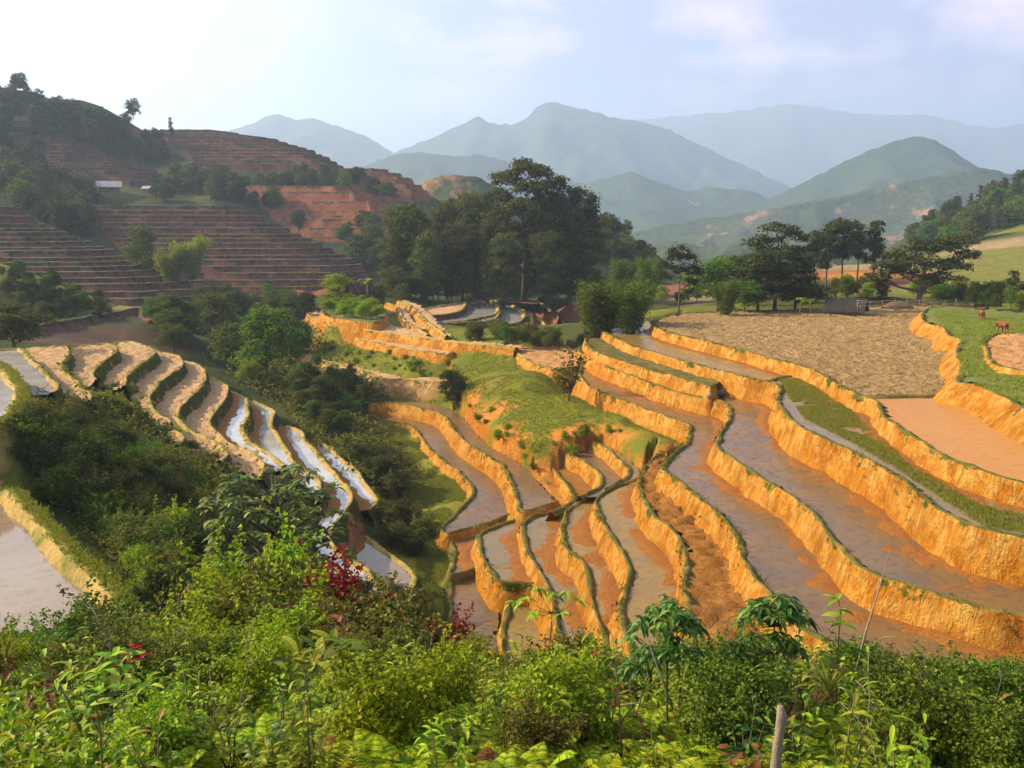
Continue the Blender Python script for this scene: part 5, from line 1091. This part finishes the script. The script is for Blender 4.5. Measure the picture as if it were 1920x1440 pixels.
# grass that has grown along the bunds
def rim_grass(name, label, which, n, mat, L0, dens):
    P0 = []; 
    for rs, nrm, zt, u, bd in RIMS:
        if bd not in which: continue
        m = max(1, int(u[-1] * n)); s = rng.uniform(0, u[-1], m); s = s[fbm(s * .22 + zt * 5, s * 0 + zt, 3) > dens]; o = rng.normal(size=len(s)) * .13 - .05
        dn = np.where(rng.random(len(s)) < .25, rng.random(len(s)) * .7, 0); o = o + dn * .4
        P0.append(np.column_stack([np.interp(s, u, rs[:, 0]) + np.interp(s, u, nrm[:, 0]) * o, np.interp(s, u, rs[:, 1]) + np.interp(s, u, nrm[:, 1]) * o, zt - .06 - dn - np.maximum(0, o - .1)]))
    p = np.repeat(np.vstack(P0), 6, 0); p[:, :2] += rng.normal(size=(len(p), 2)) * .07; a = rng.uniform(0, 6.28, len(p)); d_ = unit(np.column_stack([np.cos(a), np.sin(a), rng.uniform(.5, 2.4, len(p))])); L = L0 * rng.uniform(.4, 1.3, len(p))
    tag(link(name, leafmesh(name, diamonds(p, d_, d_[:, [1, 0, 2]] * np.array([1, -1, .1]), L, L * .13), LM[mat])), label, 'grass', None, 'stuff')
rim_grass('bund_grass', 'grass growing along the muddy bunds of the terraces', ('bund',), 6, 'scrub', .17, .0)
rim_grass('dry_bund_grass', 'dry grass along the pale bunds of the stepped spur', ('bund_dry',), 5, 'grass', .20, .05)
rim_grass('thick_bund_grass', 'thick grass on the broad bunds of the left paddies', ('bund_green',), 55, 'grass', .20, -.6)

tufts('bank_grass', 'short grass on the bank where the cattle graze', [(1745, 585), (1790, 580), (1850, 590), (1960, 600), (2040, 640), (2040, 800), (1940, 772), (1880, 742), (1800, 712), (1800, 640)], 9.7, 9000, 'grass', .22, 6, 'grass', -.15)
# ------------------------------------------------------------------ huts, cattle, fence, sticks
t = NT('weathered_wood'); p = t.pos(); n = t.noise(t.scalev(p, (3, 3, .5)), 2.0, 5, .7); t.bsdf(t.mix(n, (.10, .055, .03), (.34, .20, .11)), .9, t.bump(n, .5, .05), .1); M['wood'] = t.m
t = NT('grey_thatch'); p = t.pos(); n = t.noise(t.scalev(p, (6, 6, 1)), 1.5, 5, .7); t.bsdf(t.mix(n, (.018, .016, .015), (.07, .06, .052)), .95, t.bump(n, .7, .08), .05); M['thatch'] = t.m
t = NT('pale_sheet_roof'); p = t.pos(); n = t.noise(p, 1.5, 5, .7); t.bsdf(t.mix(n, (.24, .23, .22), (.38, .37, .35)), .6, None, .3); M['sheet'] = t.m
t = NT('brown_hide'); p = t.pos(); n = t.noise(p, 6, 4); t.bsdf(t.mix(n, (.15, .045, .015), (.25, .08, .025)), .75, None, .2); M['hide'] = t.m
M['straw'] = mat_ground('brown_straw', (.12, .07, .035), (.27, .17, .085), (.2, .12, .06), 1.5, .9, .1)
M['dark'] = mat_ground('opening_shade', (.015, .012, .01), (.03, .025, .02))

def hut(name, label, loc, rz, w, l, hw, hr, roof='thatch', over=.5, doorway_shade=True):
    t = thing(name, label, 'hut', loc, rz)
    wb = MB(); wb.box((0, 0, hw / 2 - .3), (l, w, hw + .6))
    for s in (-1, 1):
        x = s * (l / 2 - .01); wb.add([(x, -w / 2, hw), (x, w / 2, hw), (x, 0, hw + hr * .92), (x - s * .12, -w / 2, hw), (x - s * .12, w / 2, hw), (x - s * .12, 0, hw + hr * .92)], [(0, 1, 2), (3, 5, 4), (0, 2, 5, 3), (1, 4, 5, 2), (0, 3, 4, 1)])
    link('wall', wb.mesh('hut_wall', M['wood'], False), t)
    rb = MB(); k = hr / (w / 2); n = 9
    for s in (-1, 1):
        y1 = s * (w / 2 + over); z1 = hw - over * k; vs = []; fs = []
        for i in range(n + 1):
            x = -l / 2 - over + (l + 2 * over) * i / n; sag = .06 * math.sin(i * 2.1); vs += [(x, 0, hw + hr + sag * .4), (x, y1, z1 + sag), (x, y1, z1 + sag - .14), (x, 0, hw + hr - .14)]
        for i in range(n):
            a = 4 * i; fs += [(a, a + 1, a + 5, a + 4), (a + 1, a + 2, a + 6, a + 5), (a + 2, a + 3, a + 7, a + 6)]
        fs += [(0, 3, 2, 1), (4 * n, 4 * n + 1, 4 * n + 2, 4 * n + 3)]; rb.add(vs, fs)
    link('roof', rb.mesh('hut_roof', M[roof], False), t)
    if doorway_shade:
        db = MB(); db.box((l * .15, -w / 2 - .03, hw * .4), (.9, .05, hw * .8)); link('doorway_shade', db.mesh('hut_doorway_shade', M['dark'], False), t)  # near-black panel stands in for the shade inside an open doorway
    return t
def foot(px, py, D): return Vector(PD(px, py, D))
q = foot(676, 566, 160); hut('hut', 'small wooden hut among the greenery on the central knoll', q, .5, 3.0, 3.4, 2.0, 1.2)
q = foot(205, 356, 335); hut('farmhouse', 'farmhouse with a pale sheet roof on the hazy left hillside', q, .35, 4.6, 6.6, 1.5, 1.5, 'sheet', .9)
q = foot(277, 360, 340); hut('shed', 'tiny pale roofed shed right of the farmhouse', q, -.3, 2.2, 2.8, 1.4, .7, 'sheet', .4, False)
q = foot(55, 236, 395); hut('hilltop_hut', 'grey roofed hut in the woods high on the left hillside', q, .2, 5, 8.5, 2.0, 1.8, 'thatch', .8)
q = foot(1586, 582, 123); hut('field_shed', 'low dark thatched shed behind the ploughed field', q - Vector((0, 0, .1)), -.5, 2.6, 4.0, .6, 1.1, 'thatch', .6)
# straw heap and bamboo fence behind the field
mb = MB(); n = 14; q = foot(1683, 578, 121); vs = []
for i in range(n + 1):
    s = i / n; hh = .95 * math.sin(math.pi * min(.97, max(.03, s))) ** .45
    for k in range(7):
        a = math.pi * k / 6; vs.append((-1.9 + 3.8 * s, -.7 * math.cos(a) * (1 + .1 * math.sin(i * 3 + k)), hh * math.sin(a) * (1 + .07 * math.sin(i * 5 + k * 2)) - .05))
mb.add(vs, [(7 * i + k, 7 * i + k + 1, 7 * i + k + 8, 7 * i + k + 7) for i in range(n) for k in range(6)])
o = link('straw_heap', mb.mesh('straw_heap', M['straw']), loc=q); tag(o, 'long brown heap of straw at the far edge of the ploughed field', 'heap')
t = thing('bamboo_fence', 'rickety bamboo rail fence along the far edge of the ploughed field', 'fence', foot(1700, 577, 119))
for k in range(9):
    b = MB(); x = -6.2 + k * 1.55; b.tube([(x, 0, -.3), (x + .05 * math.sin(k * 3), 0, 1.0 + .15 * math.sin(k * 5))], [.05, .04], 5); link('post', b.mesh('fence_post', M['bark_pale']), t)
for z in (.3, .6, .85):
    b = MB(); b.tube([(-6.4 + 1.3 * i, .06, z + .07 * math.sin(i * 2 + z * 9)) for i in range(11)], [.035] * 11, 5); link('rail', b.mesh('fence_rail', M['bark_pale']), t)
# cattle
def cow(label, loc, rz, s):
    t = thing('cow', label, 'cow', loc, rz, 'brown cattle on the upper field', s)
    pts = {'pel': (-.55, 0, 1.02, .27), 'mid': (-.1, 0, .98, .33), 'ch': (.42, 0, .98, .30), 'wi': (.62, 0, 1.08, .21), 'nk': (.90, 0, .98, .15), 'hd': (1.12, 0, .78, .135), 'mz': (1.32, 0, .55, .08), 'ta': (-.80, 0, 1.12, .06), 'tb': (-.90, 0, .75, .03), 'tc': (-.88, 0, .42, .035)}
    ed = [('pel', 'mid'), ('mid', 'ch'), ('ch', 'wi'), ('wi', 'nk'), ('nk', 'hd'), ('hd', 'mz'), ('pel', 'ta'), ('ta', 'tb'), ('tb', 'tc')]
    for g, y in (('l', .2), ('r', -.2)):
        st = .08 if g == 'l' else -.06
        pts.update({'s' + g: (.45, y * .8, .75, .14), 'k' + g: (.46 + st, y, .42, .07), 'f' + g: (.45 + st, y, .03, .06), 'h' + g: (-.52, y * .85, .78, .17), 'q' + g: (-.42 - st, y, .58, .10), 'c' + g: (-.62 - st, y, .36, .065), 'b' + g: (-.58 - st, y, .03, .06), 'e' + g: (1.08, y * .55, .92, .05), 'i' + g: (1.03, y * 1.15, .93, .035)})
        ed += [('ch', 's' + g), ('s' + g, 'k' + g), ('k' + g, 'f' + g), ('pel', 'h' + g), ('h' + g, 'q' + g), ('q' + g, 'c' + g), ('c' + g, 'b' + g), ('hd', 'e' + g), ('e' + g, 'i' + g)]
    ks = list(pts); me = bpy.data.meshes.new('cow_body'); me.from_pydata([pts[k][:3] for k in ks], [(ks.index(a), ks.index(b)) for a, b in ed], []); me.materials.append(M['hide'])
    o = link('body', me, t); m = o.modifiers.new('skin', 'SKIN')
    for k, v in zip(ks, me.skin_vertices[0].data): v.radius = (pts[k][3],) * 2; v.use_root = k == 'pel'
    o.modifiers.new('sub', 'SUBSURF').render_levels = 1; m.use_smooth_shade = True
    hb = MB()
    for y in (-.1, .1): hb.tube([(1.06, y, .9), (1.06, y * 1.9, 1.02), (1.1, y * 1.8, 1.12)], [.03, .022, .006], 5)
    link('horns', hb.mesh('cow_horns', M['bark_pale']), t)
def upper(px, py):
    q = P(px, py, 9.7); return Vector((q[0], q[1], max(-9.62, ground_at(q[0], q[1]))))
cow('brown cow grazing on the grassy bank, the farther of the two', upper(1840, 600), 1.35, .8)
cow('brown cow at the edge of the orange field, the nearer of the two', upper(1880, 626), 1.68, .88)
# stones in the notch of the bank; the dark one stands in for its shade
for k, (px, py, s) in enumerate(((1338, 741, .34), (1330, 746, .26), (1352, 741, .42))):
    q = P(px, py, 14.6); mb = MB(); r = np.random.default_rng(k); vs = []
    for i in range(5):
        for j in range(8):
            a = 6.283 * j / 8; ph = math.pi * (i + .5) / 5; f = s * (1 + .2 * (r.random() - .5)); vs.append((f * 1.2 * math.sin(ph) * math.cos(a), f * math.sin(ph) * math.sin(a), f * .8 * math.cos(ph)))
    mb.add(vs, [(8 * i + j, 8 * i + (j + 1) % 8, 8 * i + 8 + (j + 1) % 8, 8 * i + 8 + j) for i in range(4) for j in range(8)] + [tuple(range(8))[::-1], tuple(range(32, 40))])
    tag(link('stone', mb.mesh('stone', M['bark'] if k == 2 else M['bark_pale']), loc=q + np.array([0, 0, .15])), ['pale stone in the gap where the upper bunds end', 'smaller pale stone below the gap of the bunds', 'dark block standing in for the shade of the gap where the upper bunds end'][k], 'stone')
# ---- near plants and sticks that stand out
def px_path(pts): return [tuple(PD(x, y, D)) for x, y, D in pts]
mb = MB(); mb.tube(px_path([(1450, 1500, 4.6), (1455, 1430, 4.6), (1462, 1372, 4.62), (1466, 1345, 4.6), (1463, 1324, 4.6)]), [.030, .028, .025, .028, .017], 9)
tag(link('wooden_post', mb.mesh('wooden_post', M['bark_pale'])), 'broken grey wooden post sticking up at the bottom of the picture', 'post')
def stick(label, pts, r, mat='bark'):
    pts = px_path(pts); n = len(pts); mb = MB(); mb.tube(pts, [r * (1 - .75 * i / (n - 1)) for i in range(n)], 5); tag(link('dry_stick', mb.mesh('dry_stick', M[mat])), label, 'stick')
stick('tall thin reed leaning right across the muddy terraces', [(1606, 1260, 7.5), (1622, 1190, 7.5), (1645, 1115, 7.5), (1668, 1036, 7.5)], .013, 'bark_pale')
stick('thin dark upright stalk in front of the yellow flooded terraces', [(1276, 1300, 7), (1272, 1230, 7), (1268, 1160, 7), (1266, 1085, 7)], .007)
stick('pale dry stick leaning left under the umbrella-leaved sapling', [(1262, 1330, 6.2), (1240, 1270, 6.2), (1210, 1188, 6.2)], .010, 'bark_pale')
stick('pale bent twig lying across the ferns', [(1160, 1322, 6), (1200, 1318, 6), (1250, 1330, 6)], .007, 'bark_pale')
stick('dark bare stalk among the rusty weeds', [(1165, 1400, 5.4), (1160, 1300, 5.4), (1148, 1190, 5.4)], .007)
stick('dark stalk standing in the middle of the ferns', [(580, 1440, 5), (577, 1350, 5), (575, 1270, 5)], .006)
def sapling(label, stem, tips, D, nl, L, W_, droop, up, mat, r=.014, name='sapling', segs=5):
    base = PD(*stem[0], D); t = thing(name, label, 'sapling', Vector(base)); b = np.array(base)
    mb = MB(); sp = [np.array(PD(x, y, D)) - b for x, y in stem]; sp[0] = sp[0] - np.array([0, 0, .5]); mb.tube([tuple(v) for v in sp], [r * (1 - .5 * i / len(sp)) for i in range(len(sp))], 5)
    tp = []
    for x, y, dd in tips:
        e = np.array(PD(x, y, D + dd)) - b; tp.append(tuple(e)); a = min(sp[1:], key=lambda v: np.linalg.norm(v - e) + (1 if v[2] > e[2] else 0)); mb.tube([tuple(a), tuple((a + e) / 2 + np.array([0, 0, -.02])), tuple(e)], [r * .5, r * .35, r * .2], 4)
    link('stem', mb.mesh('sapling_stem', M['stem']), t); link('leaves', leafmesh('sapling_leaves', whorl_tree(tp, nl, L, W_, droop, up, segs), LM[mat]), t)
def dome(cx, cy, rx, ry, n, seed):
    q = np.random.default_rng(seed); out = []
    for k in range(n):
        a = q.uniform(0, 6.28); r = math.sqrt(q.random()); u_ = r * math.cos(a); out.append((cx + rx * u_, cy - ry * math.sqrt(max(0, 1 - r * r)) * q.uniform(.55, 1.05) + 12 * abs(u_), .3 * r * math.sin(a)))
    return out
sapling('glossy sapling with umbrella-like whorls of drooping leaves, left of its twin', [(1255, 1330), (1250, 1240), (1252, 1185)], dome(1250, 1190, 66, 66, 42, 1) + dome(1250, 1250, 75, 60, 34, 2), 7, 8, .12, .17, .65, .2, 'glossy', .010)
sapling('glossy sapling with umbrella-like whorls of drooping leaves, right of its twin', [(1452, 1330), (1450, 1225), (1452, 1175)], dome(1450, 1170, 72, 58, 44, 3) + dome(1440, 1225, 70, 45, 24, 4), 7, 8, .12, .16, .65, .2, 'glossy', .010)
sapling('bush tip with drooping green leaves in front of the lowest terraces', [(1020, 1330), (1030, 1220), (1035, 1150)], [(985, 1120, 0), (1010, 1105, .1), (1040, 1115, 0), (1065, 1110, .2), (1085, 1125, 0), (1000, 1150, -.2), (1055, 1150, -.2), (960, 1130, .1)], 8, 7, .12, .17, .6, .2, 'weed', .008)
sapling('upright stem with a few broad pointed leaves before the muddy terrace', [(1570, 1290), (1572, 1210), (1576, 1150), (1572, 1122)], [(1572, 1122, 0), (1577, 1150, .1), (1574, 1175, 0), (1590, 1215, 0), (1560, 1240, 0)], 7, 4, .20, .17, .35, .35, 'weed', .006)
sapling('young plant with long shining leaves at the lower left', [(190, 1460), (188, 1370), (180, 1320), (192, 1270)], [(192, 1262, 0), (215, 1240, .1), (180, 1300, 0), (210, 1290, -.1), (240, 1300, 0), (165, 1330, 0), (230, 1250, .1)], 5, 5, .17, .17, .3, .5, 'weed', .006)
sapling('plant with long pale lance-shaped leaves above the ferns', [(590, 1330), (575, 1270), (560, 1225)], [(560, 1225, 0), (600, 1215, .1), (545, 1250, 0), (620, 1200, .2), (580, 1250, -.1), (640, 1215, 0)], 5.6, 5, .22, .15, .25, .5, 'weed', .006)
sapling('plant with orange-red young leaves above the ferns', [(640, 1290), (640, 1210), (645, 1180)], [(640, 1170, 0), (650, 1190, .1), (620, 1180, 0), (632, 1165, 0)], 6.4, 5, .13, .2, .3, .5, 'rust', .006)
sapling('plant with scarlet young leaves at the lower left', [(262, 1310), (255, 1250), (248, 1225)], [(250, 1215, 0), (240, 1235, .1), (262, 1235, 0), (232, 1255, 0)], 6.2, 5, .12, .2, .3, .5, 'red', .006)
for k, (px, pb, D, lab) in enumerate(((1556, 1300, 6.6, 'clump of long arching grass blades below the leaning reed'), (10, 1240, 9, 'clump of green blades at the left edge below the paddy'))):
    q = np.random.default_rng(200 + k); n = 26; a = q.uniform(0, 6.28, n); d_ = unit(np.column_stack([np.cos(a), np.sin(a) * .6, q.uniform(.7, 2.6, n)])); b = PD(px, pb, D)
    tag(link('grass_clump', leafmesh('grass_clump', blades(np.zeros((n, 3)), d_, d_[:, [1, 0, 2]] + .2, q.uniform(.3, .62, n), .012, q.uniform(.2, .6, n), 6, .3), LM['grass']), loc=b), lab, 'grass clump')
HAZE, SKY, SUN, EXPO = .00025, .068, 5.0, 1.15
# ------------------------------------------------------------------ air, sky, sun
SUN_AZ, SUN_EL = R(-80), R(31)                 # azimuth from the view direction (+Y), negative = left
hb = MB(); hb.box((0, 3800, 360), (14000, 9600, 1330))
t = NT('haze_air'); v = t.n('ShaderNodeVolumePrincipled')
v.inputs['Density'].default_value = HAZE
v.inputs['Density Attribute'].default_value = ''
v.inputs['Color'].default_value = (.63, .78, 1.0, 1); v.inputs['Anisotropy'].default_value = .35
t.l(v.outputs[0], t.out.inputs['Volume']); t.m.cycles.homogeneous_volume = True
hz = link('haze', hb.mesh('haze', t.m, False), None, 'stuff')

w = bpy.data.worlds.new('World'); scene.world = w; w.use_nodes = True
nt = w.node_tree; nt.nodes.clear()
def wn(t, **k):
    o = nt.nodes.new(t)
    for a, b in k.items(): setattr(o, a, b)
    return o
L = nt.links.new
sky = wn('ShaderNodeTexSky', sky_type='NISHITA', sun_disc=False)
sky.sun_elevation = SUN_EL; sky.sun_rotation = SUN_AZ
sky.dust_density = 3.0; sky.air_density = 1.0
tc = wn('ShaderNodeTexCoord'); mp = wn('ShaderNodeMapping'); mp.inputs['Scale'].default_value = (4.5, 4.5, 9.0)
L(tc.outputs['Generated'], mp.inputs['Vector'])
no = wn('ShaderNodeTexNoise'); no.inputs['Scale'].default_value = 1.6; no.inputs['Detail'].default_value = 7; no.inputs['Roughness'].default_value = .58
L(mp.outputs[0], no.inputs['Vector'])
cr = wn('ShaderNodeValToRGB'); cr.color_ramp.elements[0].position = .47; cr.color_ramp.elements[1].position = .66
L(no.outputs['Fac'], cr.inputs['Fac'])
sx = wn('ShaderNodeSeparateXYZ'); L(tc.outputs['Generated'], sx.inputs[0])
mr = wn('ShaderNodeMapRange'); mr.inputs['From Min'].default_value = .10; mr.inputs['From Max'].default_value = .165; L(sx.outputs[2], mr.inputs['Value'])
mr2 = wn('ShaderNodeMapRange'); mr2.inputs['From Min'].default_value = .29; mr2.inputs['From Max'].default_value = .20; L(sx.outputs[2], mr2.inputs['Value'])
m0 = wn('ShaderNodeMath', operation='MULTIPLY'); L(mr.outputs[0], m0.inputs[0]); L(mr2.outputs[0], m0.inputs[1])
ml = wn('ShaderNodeMath', operation='MULTIPLY'); L(cr.outputs[0], ml.inputs[0]); L(m0.outputs[0], ml.inputs[1])
mx = wn('ShaderNodeMix', data_type='RGBA'); L(ml.outputs[0], mx.inputs['Factor']); ms = wn('ShaderNodeMix', data_type='RGBA'); mz = wn('ShaderNodeMapRange'); mz.inputs['From Min'].default_value = .28; mz.inputs['From Max'].default_value = .75; mz.inputs['To Min'].default_value = .9; mz.inputs['To Max'].default_value = .1; sx = wn('ShaderNodeSeparateXYZ'); L(tc.outputs['Generated'], sx.inputs[0]); L(sx.outputs[2], mz.inputs['Value']); L(mz.outputs[0], ms.inputs['Factor']); L(sky.outputs[0], ms.inputs['A']); ms.inputs['B'].default_value = (3.5, 3.7, 6.1, 1); L(ms.outputs['Result'], mx.inputs['A']); mx.inputs['B'].default_value = (10.4, 7.7, 8.7, 1)
dt = wn('ShaderNodeVectorMath', operation='DOT_PRODUCT'); L(tc.outputs['Generated'], dt.inputs[0]); dt.inputs[1].default_value = (math.sin(SUN_AZ), math.cos(SUN_AZ), 0)
gl = wn('ShaderNodeMapRange', interpolation_type='SMOOTHSTEP'); gl.inputs['From Min'].default_value = .12; gl.inputs['From Max'].default_value = .85; L(dt.outputs['Value'], gl.inputs['Value'])
mg = wn('ShaderNodeMix', data_type='RGBA'); L(gl.outputs[0], mg.inputs['Factor']); L(mx.outputs['Result'], mg.inputs['A']); mg.inputs['B'].default_value = (13, 13, 13.6, 1)
bg = wn('ShaderNodeBackground'); bg.inputs['Strength'].default_value = SKY
L(mg.outputs['Result'], bg.inputs['Color'])
wo = wn('ShaderNodeOutputWorld'); L(bg.outputs[0], wo.inputs['Surface'])

sd = bpy.data.lights.new('sun', 'SUN'); sd.energy = SUN; sd.angle = R(.6); sd.color = (1.0, .84, .58)
so = bpy.data.objects.new('sun', sd); COL.objects.link(so)
dirv = Vector((math.sin(SUN_AZ) * math.cos(SUN_EL), math.cos(SUN_AZ) * math.cos(SUN_EL), math.sin(SUN_EL)))
so.rotation_euler = dirv.to_track_quat('Z', 'Y').to_euler(); so.location = (-60, 0, 80)

scene.view_settings.view_transform = 'Standard'; scene.view_settings.look = 'None'
scene.view_settings.exposure = EXPO; scene.view_settings.gamma = 1
cy = scene.cycles
cy.max_bounces = 6; cy.diffuse_bounces = 3; cy.glossy_bounces = 3; cy.transmission_bounces = 3; cy.transparent_max_bounces = 4; cy.volume_bounces = 2
cy.use_adaptive_sampling = True; cy.adaptive_threshold = .015
cy.use_denoising = True
scene.render.use_persistent_data = False
